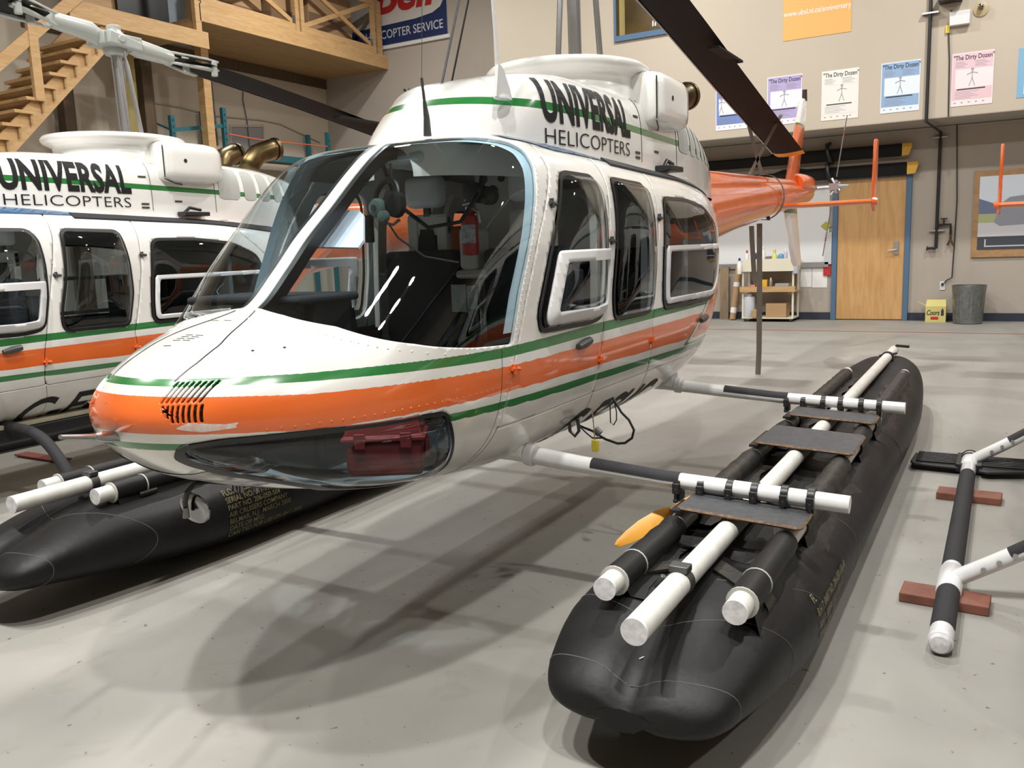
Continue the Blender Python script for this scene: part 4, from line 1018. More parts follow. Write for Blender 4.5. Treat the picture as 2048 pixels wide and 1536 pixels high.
# things inside the near helicopter
t = empty('fire_extinguisher', (X0+.115, 3.24, 1.475-LZ)); tag(t, 'red fire extinguisher standing between the front seats behind the windshield', 'fire extinguisher')
g = G(); g.lathe([(.005, 0), (.036, .004), (.038, .015), (.038, .155), (.034, .172), (.018, .185), (.014, .20)], (0, 0, 0), 24); obj('cylinder_body', g, M_red, t)
g = G(); V = [[P(.0386*math.cos(a), .0386*math.sin(a), z) for a in np.linspace(-.95*PI, -.10*PI, 16)] for z in (.055, .135)]; g.loft(V, closed=False, cap=False); obj('label', g, mat('printed_label', (.55, .58, .62), .5, var=.5, vscale=60), t)
g = G(); g.lathe([(.012, .195), (.016, .20), (.016, .215)], (0, 0, 0), 12); g.bar((-.03, 0, .222), (.055, 0, .235), .014, .008); g.bar((-.02, 0, .24), (.04, -.01, .262), .012, .006); g.tube([(.01, 0, .21), (.055, -.01, .19), (.06, -.01, .14)], .007, 8); obj('valve_handle', g, M_metal, t, bevel=.001)
t = empty('headset', (X0+.02, 2.78, 1.66-LZ)); tag(t, 'black and grey-green aviation headset hanging behind the windshield', 'headset')
g = G(); g.tube([(.06*math.cos(a), .02*math.sin(a), .055+.075*math.sin(a)) for a in np.linspace(-.15*PI, 1.1*PI, 24)], .013, 10); g.lathe([(.02, -.03), (.042, -.02), (.045, .01), (.03, .025)], (.045, 0, .03), 18, axis='y', sy=1.2); obj('headband', g, M_black, t)
g = G(); g.lathe([(.01, -.028), (.03, -.024), (.038, -.008), (.036, .01)], (-.03, -.02, .02), 20, axis='y'); g.lathe([(.01, -.02), (.022, -.016), (.024, .01)], (.005, -.03, -.015), 14, axis='y'); obj('ear_cup', g, mat('grey_green_plastic', (.14, .20, .18), .4), t)
g = G(); g.lathe([(.012, -.006), (.012, .002)], (-.03, -.046, .02), 12, axis='y'); g.tube([(.01, -.03, -.04), (.04, -.02, -.05), (.06, 0, -.03)], .006, 6); g.tube([(.0, 0, -.04), (.03, .02, -.10), (.10, .1, -.18), (.2, .2, -.21)], .004, 6); g.tube([(.03, 0, .19), (.03, 0, .13)], .005, 6); obj('microphone_boom', g, M_dmetal, t)
t = empty('tool_case', tuple(at(770, 962, y=2.34))); tag(t, 'red plastic tool case lying behind the tinted chin window', 'case')
t.location = (X0+.29, 2.35, .725-LZ)
g = G(); rings = [[P(sx*w, sy*d, z) for sx, sy in ((-1, -1), (1, -1), (1, 1), (-1, 1))] for w, d, z in ((.130, .075, 0), (.140, .085, .125))]; g.loft(rings); obj('case_base', g, M_dred, t, bevel=.012, seg=3)
g = G(); rings = [[P(sx*w, sy*d, z) for sx, sy in ((-1, -1), (1, -1), (1, 1), (-1, 1))] for w, d, z in ((.148, .093, .127), (.148, .093, .143), (.137, .083, .145), (.122, .072, .205))]; g.loft(rings); obj('case_lid', g, M_dred, t, bevel=.006, seg=3)
g = G()
for x in (-.08, .08): g.box((x-.02, -.102, .105), (x+.02, -.090, .16))
g.box((.138, -.03, .05), (.152, .03, .12)); obj('latch', g, M_dred, t, bevel=.003)
t.rotation_euler = (0, 0, .55)
# orange paddle pushed under the float straps
pl = empty('paddle', (X0+1.02, 2.85, .40)); tag(pl, 'orange paddle with its blade sticking out at the inner side of the near float', 'paddle')
a = at(1232, 1088, z=.30); b = at(1342, 1022, z=.40); a, b = a-P(*pl.location), b-P(*pl.location)
d = b-a; L_ = np.linalg.norm(d); d /= L_; sd = np.cross(d, P(.55, -.5, .65)); sd /= np.linalg.norm(sd); up = np.cross(sd, d); rings = []
for t_, w in ((0, .006), (.06, .015), (.25, .026), (.5, .034), (.8, .032), (.95, .024), (1.05, .015)):
    c = a+d*L_*t_+up*(-.025*(1-t_)**2); rings.append([c-sd*w+up*.002, c+up*.008, c+sd*w+up*.002, c+sd*w-up*.002, c-up*.002, c-sd*w-up*.002])
g = G(); g.loft(rings); obj('blade', g, mat('orange_yellow_plastic', (.85, .40, .05), .4), pl)
g = G(); g.tube([b, b+d*.10], .014, 10); obj('shaft', g, mat('orange_yellow_plastic'), pl)
# ------------------------------------------------------------------ hall
YB, YF = 15.68, 14.60
XL, XR, ZC = -13.77, 12.0, 9.0
def floor_mat():
    m = bpy.data.materials.new('polished_concrete'); m.use_nodes = True; nt = m.node_tree; b = nt.nodes['Principled BSDF']
    tc = nt.nodes.new('ShaderNodeTexCoord')
    def noise(s, d, lo, hi, c0, c1, dist=0.):
        n = nt.nodes.new('ShaderNodeTexNoise'); n.inputs['Scale'].default_value = s; n.inputs['Detail'].default_value = d; n.inputs['Distortion'].default_value = dist
        r = nt.nodes.new('ShaderNodeValToRGB'); r.color_ramp.elements[0].position = lo; r.color_ramp.elements[1].position = hi
        r.color_ramp.elements[0].color = c0; r.color_ramp.elements[1].color = c1
        nt.links.new(tc.outputs['Object'], n.inputs['Vector']); nt.links.new(n.outputs['Fac'], r.inputs['Fac']); return r
    a = noise(.9, 7, .35, .68, (.262, .254, .232, 1), (.318, .309, .283, 1), .6)
    s = noise(26, 3, .27, .31, (.45, .42, .38, 1), (1, 1, 1, 1)); s2 = noise(5.5, 8, .30, .40, (.93, .92, .91, 1), (1, 1, 1, 1), 1.5)
    m1 = nt.nodes.new('ShaderNodeMix'); m1.data_type = 'RGBA'; m1.blend_type = 'MULTIPLY'; m1.inputs['Factor'].default_value = 1
    m2 = nt.nodes.new('ShaderNodeMix'); m2.data_type = 'RGBA'; m2.blend_type = 'MULTIPLY'; m2.inputs['Factor'].default_value = 1
    nt.links.new(a.outputs[0], m1.inputs['A']); nt.links.new(s.outputs[0], m1.inputs['B']); nt.links.new(m1.outputs['Result'], m2.inputs['A']); nt.links.new(s2.outputs[0], m2.inputs['B'])
    nt.links.new(m2.outputs['Result'], b.inputs['Base Color'])
    rr = noise(1.7, 6, .3, .7, (.50, .50, .50, 1), (.62, .62, .62, 1)); nt.links.new(rr.outputs[0], b.inputs['Roughness'])
    b.inputs['Specular IOR Level'].default_value = .35
    return m
M_floor = floor_mat()
M_wall = mat('beige_wall_paint', (.52, .46, .375), .8, var=.05, vscale=.6)
M_wall2 = mat('grey_beige_wall_paint', (.42, .375, .325), .8, var=.06, vscale=.7)
M_soff = mat('soffit_paint', (.40, .36, .31), .8)
M_ceil = mat('ceiling_panels', (.30, .29, .27), .85)
M_blue = mat('blue_trim_paint', (.075, .15, .26), .5)
M_base = mat('dark_blue_baseboard', (.022, .03, .05), .55)
M_pine = wood('pine_timber', (.56, .36, .17), (.46, .28, .12), (1.2, 1.2, 9))
M_ply = wood('plywood_sheet', (.42, .27, .12), (.33, .20, .085), (6, .5, 6), .6)
M_doorw = wood('birch_door', (.60, .36, .15), (.50, .27, .10), (5, 5, .6), .4, .3)
M_dpost = wood('dark_brown_post', (.10, .065, .035), (.06, .04, .02), (6, 6, .6))
M_olive = wood('olive_post', (.30, .24, .08), (.24, .19, .06), (6, 6, .6))
M_teal = mat('teal_rack_paint', (.02, .13, .16), .5)
M_paper = mat('paper', (.80, .80, .80), .6)
g = G(); g.box((XL-.2, -9, -.2), (XR+.2, YB+.2, 0)); setting('floor', g, M_floor)
g = G(); g.box((XL-.2, YB, 0), (XR+.2, YB+.2, ZC)); setting('wall_back', g, M_wall2)
zs = float(at(2040, 219, y=YF)[2])
g = G(); g.box((float(at(988, 100, y=YF)[0]), YF, zs), (XR, YB, ZC)); setting('wall_upper', g, M_wall)
g = G(); g.box((float(at(988, 100, y=YF)[0]), YF+.002, zs-.01), (XR, YB, zs)); g.tube([(-9, YB-.02, zs-.03), (XR, YB-.02, zs-.03)], .012, 8); setting('trim_1', g, M_soff)
g = G(); g.box((XL-.2, -9, 0), (XL, YB, ZC)); setting('wall_left', g, M_wall)
g = G(); g.box((XR, -9, 0), (XR+.2, YB, ZC)); setting('wall_right', g, M_wall)
g = G(); g.box((XL-.2, -9.2, 0), (XR+.2, -9, ZC)); setting('wall_front', g, M_wall)
g = G(); g.box((XL-.2, -9.2, ZC), (XR+.2, YB+.2, ZC+.2))
for y in np.arange(-8, 16, 1.6): g.box((XL, y, ZC-.25), (XR, y+.14, ZC))
setting('ceiling', g, M_ceil)
g = G(); g.box((XL, YB-.015, 0), (-2.62, YB, .13)); g.box((-1.39, YB-.015, 0), (XR, YB, .13)); setting('baseboard_back', g, M_base)
g = G(); g.box((XL, 13.73, .0005), (XR, 13.775, .003)); setting('trim_2', g, mat('red_floor_line', (.33, .06, .05), .6))
# door
xa, xb = float(at(1673, 600, y=YB)[0]), float(at(1805, 600, y=YB)[0]); zt_ = float(at(1740, 357, y=YB)[2])
g = G(); g.box((xa, YB-.03, .02), (xb, YB-.004, zt_)); dr = setting('door_1', g, M_doorw)
g = G(); f_ = .085
g.box((xa-f_, YB-.06, 0), (xa-.004, YB-.001, zt_+f_)); g.box((xb+.004, YB-.06, 0), (xb+f_, YB-.001, zt_+f_)); g.box((xa-.004, YB-.06, zt_+.004), (xb+.004, YB-.001, zt_+f_))
obj('door_frame', g, M_blue, dr, bevel=.004)
p = at(1792, 497, y=YB-.04); g = G(); g.box((p[0]-.03, YB-.05, p[2]-.10), (p[0]+.04, YB-.03, p[2]+.12)); g.tube([(p[0]+.01, YB-.05, p[2]-.02), (p[0]+.01, YB-.09, p[2]-.02), (p[0]-.12, YB-.09, p[2]-.03)], .014, 10); obj('door_lever', g, M_metal, dr, bevel=.004)
# office window high in the upper wall
a = at(1230, 85, y=YF); b = at(1360, 55, y=YF)
x0, x1, z0 = float(a[0]), float(b[0])+.1, float(a[2])
g = G(); g.box((x0, YF-.04, z0), (x1, YF-.002, z0+.09)); g.box((x0, YF-.04, z0+.09), (x0+.04, YF-.002, z0+1.2)); g.box((x1-.06, YF-.04, z0+.09), (x1, YF-.002, z0+1.2)); g.box((x0, YF-.04, z0+1.2), (x1, YF-.002, z0+1.28))
wn = setting('window_1', g, M_blue)
g = G(); g.box((x0+.04, YF-.015, z0+.09), (x1-.06, YF-.003, z0+1.2)); obj('window_pane', g, mat('dim_brown_room_glass', (.10, .065, .02), .15, var=.5, vscale=1.5), wn)
g = G(); g.box((x0+.10, YF-.03, z0+.09), (x0+.20, YF-.016, z0+1.2)); obj('window_mullion', g, M_olive, wn)
p = at(1308, 47, y=YF-.03); g = G()
for dx in (-.022, .022): g.lathe([(.012, .03), (.012, .05)], (p[0]+dx, YF-.02, p[2]), 8); g.box((p[0]+dx-.012, YF-.024, p[2]-.04), (p[0]+dx+.012, YF-.018, p[2]+.03))
obj('washroom_sticker', g, M_paper, wn)

def wbox(u0, v0, u1, v1, y, d, g=None, off=0):
    """box hung on plane y spanning the photo rectangle, thickness d towards the hall"""
    a, b = at(u0, v0, y=y), at(u1, v1, y=y); g = g or G(); g.box((min(a[0], b[0]), y-d-off, min(a[2], b[2])), (max(a[0], b[0]), y-off, max(a[2], b[2]))); return g
def flat(x0, z0, x1, z1, y, g): return g.box((x0, y-.0015, z0), (x1, y, z1))
def wtext(s, x, z, y, size, m, par, bold=0., sx=1., align='LEFT', sh=0., slope=0.):
    return lettering('printed_text', s, lambda a, b: P(x+a, y, z+b+slope*a), m, par, size=size, bold=bold, sx=sx, align=align, shear=sh)
M_ink = mat('black_ink', (.03, .03, .04), .6); M_gink = mat('grey_ink', (.35, .35, .38), .6)
def poster(u0, v0, u1, v1, col, band, label, fig, tilt=0.):
    a, b = at(u0, v0, y=YF), at(u1, v1, y=YF); x0, x1, z1, z0 = float(a[0]), float(b[0]), float(a[2]), float(b[2]); w = x1-x0; h = z1-z0; y = YF-.006
    g = G(); g.box((x0, y, z0), (x1, YF-.001, z1)); o = obj('poster', g, mat('paper_'+'_'.join(str(int(c*100)) for c in col), col, .6)); o['x'] = 0; del o['x']
    tag(o, label, 'poster', 'safety posters along the upper wall')
    B = mat('print_'+'_'.join(str(int(c*100)) for c in band), band, .6); g = G()
    flat(x0+.012, z0+h*.70, x1-.012, z1-.012, y, g); flat(x0+.012, z0+h*.12, x1-.012, z0+h*.34, y, g); flat(x0+.012, z0+h*.34, x0+.05, z0+h*.70, y, g); obj('printed_band', g, B, o)
    wtext('"The Dirty Dozen"', x0+w*.52, z1-h*.13, y-.002, .092, M_ink, o, bold=.0016, sx=.74, align='CENTER')
    g = G()
    for k in range(5):
        for xx, ww in ((.08, .30), (.56, .34)): flat(x0+w*xx, z1-h*(.17+.024*k), x0+w*(xx+ww*(.7+.3*((k*7) % 3)/2)), z1-h*(.165+.024*k), y-.002, g)
    for k in range(5): flat(x0+w*.1, z0+h*(.15+.03*k), x0+w*(.5+.08*((k*5) % 3)), z0+h*(.155+.03*k), y-.002, g)
    for k in range(5): flat(x0+w*(.08+.17*k), z0+h*.06, x0+w*(.13+.17*k), z0+h*.075, y-.002, g)
    obj('small_print', g, M_gink, o)
    g = G(); flat(x0+w*.14, z0+h*.305, x0+w*.82, z0+h*.325, y-.003, g); obj('caption', g, M_ink, o)
    g = G(); cx, cz = x0+w*fig, z0+h*.52
    for dx in ((0,) if fig > .45 else (0, w*.5)):
        g.lathe([(.02, -.001), (.02, .001)], (cx+dx, y-.003, cz+.12), 12, axis='y')
        for p_, q_ in (((0, .10), (0, 0)), ((0, 0), (-.04, -.11)), ((0, 0), (.035, -.11)), ((0, .08), (-.07, .05)), ((0, .08), (.07, .06))):
            g.bar((cx+dx+p_[0], y-.003, cz+p_[1]), (cx+dx+q_[0], y-.003, cz+q_[1]), .002, .008, up=(1, 0, 0))
    obj('line_drawing', g, M_gink, o)
poster(1432, 172, 1494, 256, (.78, .80, .86), (.16, .24, .55), 'deep blue safety poster half behind the drooping rotor blade tip', .18)
poster(1535, 156, 1603, 245, (.80, .78, .86), (.42, .36, .62), 'lilac safety poster just right of the drooping rotor blade, walking figure on it', .5)
poster(1644, 144, 1716, 235, (.80, .77, .72), (.78, .76, .72), 'cream safety poster directly above the tail rotor', .55)
poster(1763, 128, 1838, 220, (.72, .79, .86), (.26, .40, .62), 'mid blue safety poster just left of the black wall pipe', .5)
poster(1905, 109, 1984, 206, (.82, .72, .74), (.74, .52, .58), 'pink safety poster right of the black wall pipe', .5)
g = wbox(2038, 97, 2075, 192, YF, .006); o = obj('poster', g, mat('sky_blue_paper', (.20, .42, .62), .6)); tag(o, 'sky blue poster cut by the right edge of the photo', 'poster')
g = wbox(2050, 130, 2075, 185, YF, .002, off=.006); obj('printed_panel', g, M_paper, o)
# orange banner
a = at(1566, 83, y=YF); b = at(1702, 63, y=YF); x0, x1, z0 = float(a[0]), float(b[0]), float(a[2]); y = YF-.006
g = G(); g.box((x0, y, z0), (x1, YF-.001, z0+1.5)); o = obj('banner', g, mat('orange_banner', (.80, .42, .13), .6)); tag(o, 'orange anniversary banner high on the wall above the white poster', 'banner')
wtext('www.ubsl.nl.ca/anniversary', (x0+x1)/2, z0+.36, y-.002, .115, M_paper, o, bold=.001, sx=.80, align='CENTER')
g = G(); cx = (x0+x1)/2
for r0, r1, m_ in ((.50, .54, 0), (.40, .46, 1)):
    q = [P(cx+r1*1.05*math.cos(t), y-.002, z0+1.12+r1*math.sin(t)) for t in np.linspace(0, 2*PI, 48)]; g.loft([[p, p+P(0, -.001, 0), P(cx, y-.003, z0+1.12)+(p-P(cx, y-.002, z0+1.12))*r0/r1, P(cx, y-.002, z0+1.12)+(p-P(cx, y-.002, z0+1.12))*r0/r1] for p in q], mi=m_)
ob = obj('banner_ring', g, [M_paper, mat('pale_blue_print', (.35, .50, .68), .6)], o)
# helicopter-service sign on the far wall
a = at(740, 97, y=YB); b = at(897, 67, y=YB); x0, x1, z0 = float(a[0]), float(b[0]), float(b[2]); y = YB-.03
g = G(); g.box((x0-.9, y, z0), (x1, YB-.001, z0+1.7)); sg = obj('wall_sign', g, mat('sign_face', (.60, .58, .55), .5)); tag(sg, 'red, white and blue helicopter service sign at the end of the timber gallery', 'sign')
g = G(); pts = [(x0-.9, z0), (x1, z0), (x1, z0+.95), (x1-.05, z0+.72), (x1-.16, z0+.56), (x1-.36, z0+.47), (x1-.8, z0+.42), (x0-.9, z0+.38)]; g.poly([P(px, y-.002, pz) for px, pz in pts], (0, .0015, 0)); obj('blue_field', g, mat('sign_blue', (.01, .025, .10), .5), sg)
wtext('HELICOPTER SERVICE', x1-.10, z0+.13, y-.004, .25, mat('sign_letters', (.55, .58, .62), .5), sg, bold=.002, align='RIGHT', sx=.86)
wtext('Bell', x1-.34, z0+.66, y-.004, .95, mat('sign_red', (.45, .02, .02), .5), sg, bold=.03, align='RIGHT', sx=1.12, sh=.25)
g = G(); g.box((x0-.9, YB-.06, z0-.09), (x1+.06, YB-.001, z0-.02)); o = obj('sign_ledge', g, M_frame, sg)
# pipes and cable on the wall
g = G(); X1 = float(at(1862, 0, y=YF-.05)[0]); X2 = float(at(1880, 300, y=YB-.05)[0])
p0 = at(1862, -60, y=YF-.05); p1 = at(1857, 243, y=YF-.05); zj = float(p1[2])
g.tube([(X1, YF-.05, ZC-.1), (X1, YF-.05, zj), (X2, YB-.06, zj-.06), (X2, YB-.06, float(at(1871, 497, y=YB-.06)[2]))], .025, 12)
zv = float(at(1872, 450, y=YB)[2]); g.tube([(X2, YB-.06, zv), (X2+.20, YB-.06, zv), (X2+.205, YB-.06, zv-.16)], .02, 10); zz = float(at(1871, 496, y=YB)[2]); g.tube([(X2, YB-.06, zz), (X2-.13, YB-.06, zz)], .022, 10)
o = obj('wall_pipe', g, M_black); tag(o, 'black steel pipe running down the back wall to a tap', 'pipe')
g = G(); g.tube([(X2+.10, YB-.06, zv), (X2+.10, YB-.06, zv+.09)], .012, 8); g.tube([(X2+.05, YB-.06, zv+.095), (X2+.15, YB-.06, zv+.095)], .012, 8); g.lathe([(.035, -.01), (.035, .01)], (X2-.13, YB-.06, zz), 12, axis='x'); obj('valve_handle', g, M_black, o)
g = G(); g.tube([(X2+.205, YB-.06, zv-.16), (X2+.205, YB-.06, zv-.27)], [.014, .018], 10); g.tube([(X2+.205, YB-.06, zv-.24), (X2+.16, YB-.06, zv-.33)], .016, 8); g.tube([(X2+.205, YB-.06, zv-.24), (X2+.25, YB-.06, zv-.33)], .016, 8); obj('tap_splitter', g, M_brass, o)
g = G()
for (x, yy, z) in ((X1, YF, float(at(1858, 28, y=YF)[2])), (X2, YB, float(at(1885, 275, y=YB)[2])), (X2, YB, zv-.09)):
    g.box((x-.11, yy-.075, z-.012), (x+.11, yy-.002, z+.012))
obj('pipe_bracket', g, M_metal, o)
g = G(); Y1 = YF-.02; A_ = [at(1903, 20, y=Y1), at(1897, 60, y=Y1), at(1899, 120, y=Y1), at(1897, 232, y=Y1)]; z_ = float(A_[-1][2]); B_ = [at(1914, 246, y=YB-.03), at(1914, 330, y=YB-.03), at(1914, 400, y=YB-.03), at(1908, 500, y=YB-.03), at(1904, 555, y=YB-.03), at(1894, 560, y=YB-.03), at(1888, 566, y=YB-.03)]
g.tube(A_+B_, .009, 6); o = obj('power_cord', g, M_black); tag(o, 'thin black power cord dangling from the wall light to the outlet', 'cord')
g = wbox(1880, 563, 1890, 580, YB, .012); o = obj('wall_outlet', g, M_frame, bevel=.003); tag(o, 'white wall outlet with a black plug above the beer box', 'outlet')
g = wbox(1883, 566, 1887, 571, YB-.012, .03); obj('plug', g, M_black, o)
g = wbox(1900, 27, 1940, 49, YF, .09); o = obj('light_box', g, M_frame, bevel=.01); tag(o, 'white plastic emergency light box near the top of the wall', 'light')
g = wbox(1892, 52, 1899, 66, YF, .03); o = obj('plug_tag', g, mat('yellow_tag')); tag(o, 'small yellow plug hanging on the cord beside the light box', 'plug')
p = at(1962, 18, y=YF-.03); g = G(); g.lathe([(.03, .0), (.10, .02), (.10, .03)], (p[0], YF-.035, p[2]), 20, axis='y'); o = obj('lamp_fitting', g, mat('tan_fitting', (.5, .40, .22), .5)); tag(o, 'small round tan lamp fitting right of the white light box', 'lamp'); g = G(); g.lathe([(.005, -.06), (.035, -.045), (.04, -.01), (.03, .01)], (p[0], YF-.04, p[2]+.03), 14, axis='y'); obj('bulb', g, M_chrome, o)
g = wbox(1880, -8, 1925, 3, YF, .25); o = obj('fan_heater_bracket', g, M_black); tag(o, 'dark bracket cut by the top edge near the black pipe', 'bracket')
# spare rotor blades on wall brackets
for k, (ua, va, ub, vb, tip, lab) in enumerate(((1380, 335, 1825, 296, 1804, 'upper of two spare black rotor blades racked on the wall'), (1380, 372, 1838, 329, 1814, 'lower of two spare black rotor blades racked on the wall'))):
    a = at(ua, va, y=YB-.15); b = at(ub, vb, y=YB-.15); t_ = float(at(tip, vb, y=YB-.15)[0]); z = (a[2]+b[2])/2; x0, x1 = float(a[0])-3.0, float(b[0])
    g = G(); h = .10; g.poly([(x0, YB-.16, z-h), (t_, YB-.16, z-h), (t_, YB-.16, z+h), (x1-1.75, YB-.16, z+h-.0), (x1-1.9, YB-.16, z+h+.03), (x1-2.15, YB-.16, z+h+.02), (x1-2.3, YB-.16, z+h-.03), (x0, YB-.16, z+h-.03)], (0, .05, 0))
    o = obj('spare_rotor_blade', g, M_blade, bevel=.015, smooth=False); tag(o, lab, 'rotor blade', 'spare rotor blades on the back wall')
    g = G(); g.poly([(t_, YB-.161, z-h), (x1-.05, YB-.161, z-h+.01), (x1, YB-.161, z+h-.04), (x1-.01, YB-.161, z+h), (t_, YB-.161, z+h)], (0, .052, 0)); obj('blade_tip', g, M_yel, o, bevel=.008, smooth=False)
for k, (v) in enumerate((303, 342)):
    p = at(1655, v, y=YB-.2); g = G(); g.tube([(p[0], YB-.0, p[2]+.14), (p[0], YB-.24, p[2]+.10), (p[0]+.01, YB-.27, p[2]-.02), (p[0]+.05, YB-.25, p[2]-.16), (p[0]+.05, YB, p[2]-.17)], .035, 10)
    o = obj('blade_bracket', g, M_rub); tag(o, ('upper' if k == 0 else 'lower')+' black padded bracket holding a spare rotor blade to the wall', 'bracket', 'blade brackets on the back wall')
# whiteboard, papers, sign
g = wbox(1425, 385, 1657, 531, YB, .02, off=.004); o = obj('whiteboard', g, mat('whiteboard_face', (.74, .76, .78), .2)); tag(o, 'large whiteboard on the back wall behind the tail rotor', 'whiteboard')
g = wbox(1425, 529, 1657, 534, YB-.02, .03); obj('board_tray', g, M_metal, o)
g = G()
for (u, v, w) in ((1480, 442, 30), (1515, 440, 22), (1535, 446, 12), (1538, 453, 10), (1542, 461, 8), (1468, 475, 14), (1600, 456, 16)):
    a = at(u, v, y=YB-.022); 
    for k in range(3): g.bar(a+P(k*.06, 0, .008*(k % 2)), a+P(k*.06+.04, 0, .01*((k+1) % 2)), .002, .006)
obj('marker_writing', g, M_gink, o)
p = at(1652, 452, y=YB-.03); g = G(); g.poly([p+P(-.09, 0, 0), p+P(0, 0, -.08), p+P(.09, 0, 0), p+P(0, 0, .08)], (0, .004, 0)); o = obj('diamond_sign', g, mat('yellow_green_sign', (.42, .40, .05), .5), smooth=False); tag(o, 'small yellow diamond sign on the whiteboard beside the door frame', 'sign')
g = wbox(1601, 535, 1623, 574, YB, .006); o = obj('notice_sheet', g, M_paper); tag(o, 'left of two white sheets hanging under the whiteboard', 'paper', 'white sheets under the whiteboard')
g = wbox(1625, 534, 1654, 575, YB, .006); o = obj('notice_sheet', g, M_paper); tag(o, 'right of two white sheets hanging under the whiteboard', 'paper', 'white sheets under the whiteboard')
g = wbox(1647, 530, 1661, 551, YB-.02, .01); o = obj('red_card', g, M_red); tag(o, 'small red card pinned beside the left door jamb', 'card')
g = wbox(1651, 465, 1663, 528, YB-.02, .03); o = obj('clear_bag', g, mat('crumpled_plastic', (.55, .56, .57), .3, bump=.6, bscale=20)); tag(o, 'grey plastic bag hanging beside the left door jamb', 'bag')
# framed picture at the right
g = wbox(1950, 343, 2110, 511, YB, .035); pf = obj('framed_picture', g, wood('oak_frame', (.42, .25, .12), (.33, .19, .08), (3, 3, 3))); tag(pf, 'large wood-framed helicopter picture on the wall at the right edge', 'picture')
a = at(1958, 350, y=YB); b = at(1956, 503, y=YB); x0, z1, z0 = float(a[0])+.02, float(a[2])-.03, float(b[2])+.03; x1 = x0+1.25; y = YB-.037
def pane(name, pts, m, dy=0): 
    g = G(); g.poly([P(px, y-.0012*(1+dy), pz) for px, pz in pts], (0, .001, 0)); return obj(name, g, m, pf, smooth=False)
pane('picture_sky', [(x0, z0), (x1, z0), (x1, z1), (x0, z1)], mat('picture_pale_sky', (.70, .78, .88), .15))
pane('picture_hills', [(x0, z1-.62), (x1, z1-.62), (x1, z1-.50), (x0+.5, z1-.46), (x0+.2, z1-.42), (x0, z1-.34)], mat('picture_hills_blue', (.16, .20, .32), .3), 1)
pane('picture_grass', [(x0, z1-.74), (x1, z1-.74), (x1, z1-.60), (x0, z1-.58)], mat('picture_grass_green', (.42, .46, .25), .3), 2)
pane('picture_ground', [(x0, z0+.2), (x1, z0+.2), (x1, z1-.72), (x0, z1-.72)], mat('picture_ground_grey', (.62, .62, .66), .3), 3)
pane('picture_border', [(x0, z0), (x1, z0), (x1, z0+.2), (x0, z0+.2)], mat('picture_border_dark', (.06, .065, .08), .3), 4)
pane('picture_helicopter', [(x0+.22, z0+.42), (x0+.30, z0+.70), (x0+.42, z0+.80), (x0+.62, z0+.82), (x0+.66, z0+1.0), (x1, z0+.98), (x1, z0+.40), (x0+.30, z0+.36)], mat('picture_grey_machine', (.30, .31, .37), .3), 5)
pane('picture_strip', [(x0+.1, z0+.04), (x1, z0+.04), (x1, z0+.06), (x0+.12, z0+.06), (x0+.12, z0+.16), (x0+.1, z0+.16)], mat('picture_strip_pale', (.5, .52, .6), .3), 6)
# galvanised bin and beer box
cx = float(at(1937, 600, y=YB-.45)[0]); g = G(); R1, R0 = .24, .205
rings = []
for (r, z, fl) in ((.93, .0, 0), (1., .01, 0), (1.0, .04, 0), (1.02, .06, 1), (1.12, .44, 1), (1.14, .47, 0), (1.15, .50, 0), (1.17, .515, 0), (1.17, .53, 0), (1.19, .58, 0), (1.21, .59, 0), (1.20, .605, 0), (1.16, .60, 0), (1.0, .08, 0)):
    rings.append([P(R0*r*(1+(.012*math.cos(a*24) if fl else 0))*math.cos(a), R0*r*(1+(.012*math.cos(a*24) if fl else 0))*math.sin(a), z) for a in np.linspace(0, 2*PI, 145)[:-1]])
g.loft(rings); t = empty('trash_can', (cx, YB-.42, 0)); tag(t, 'round galvanised steel trash can against the back wall', 'trash can')
obj('can_body', g, mat('galvanised_steel', (.30, .32, .32), .4, metal=.85, var=.3, vscale=14), t, angle=50)
a = at(1850, 641, y=YB-.3); b = at(1891, 641, y=YB-.3); x0, x1 = float(a[0]), float(b[0]); h = .33; t = empty('beer_box', ((x0+x1)/2, YB-.2, 0)); tag(t, 'yellow cardboard beer box on the floor left of the trash can', 'box')
w = (x1-x0)/2; M_box = mat('yellow_carton', (.62, .55, .20), .6)
g = G(); g.box((-w, -.10, 0), (w, .10, h-.07)); g.poly([(-w, -.10, h-.07), (w, -.10, h-.07), (w-.01, .02, h+.03), (-w+.01, .02, h+.03)], (0, .004, 0)); g.poly([(-w, -.10, h-.07), (-w, .1, h-.07), (-w-.12, .05, h+.0), (-w-.12, -.03, h+.0)], (0, 0, .004)); obj('carton', g, M_box, t)
lettering('brand_lettering', 'Coors', lambda s, q: P(-w+.02+s, -.102, .115+q), M_ink, t, size=.13, bold=.003, shear=.3, fit=(.19, .085))
g = G(); g.box((-w+.08, -.103, .045), (-w+.19, -.101, .09)); obj('red_label', g, M_red, t)
g = G(); g.box((w-.07, -.103, .11), (w-.03, -.101, .20)); g.lathe([(.012, .0), (.005, .03)], (w-.05, -.102, .20), 8, sy=.1); obj('bottle_print', g, M_ink, t)
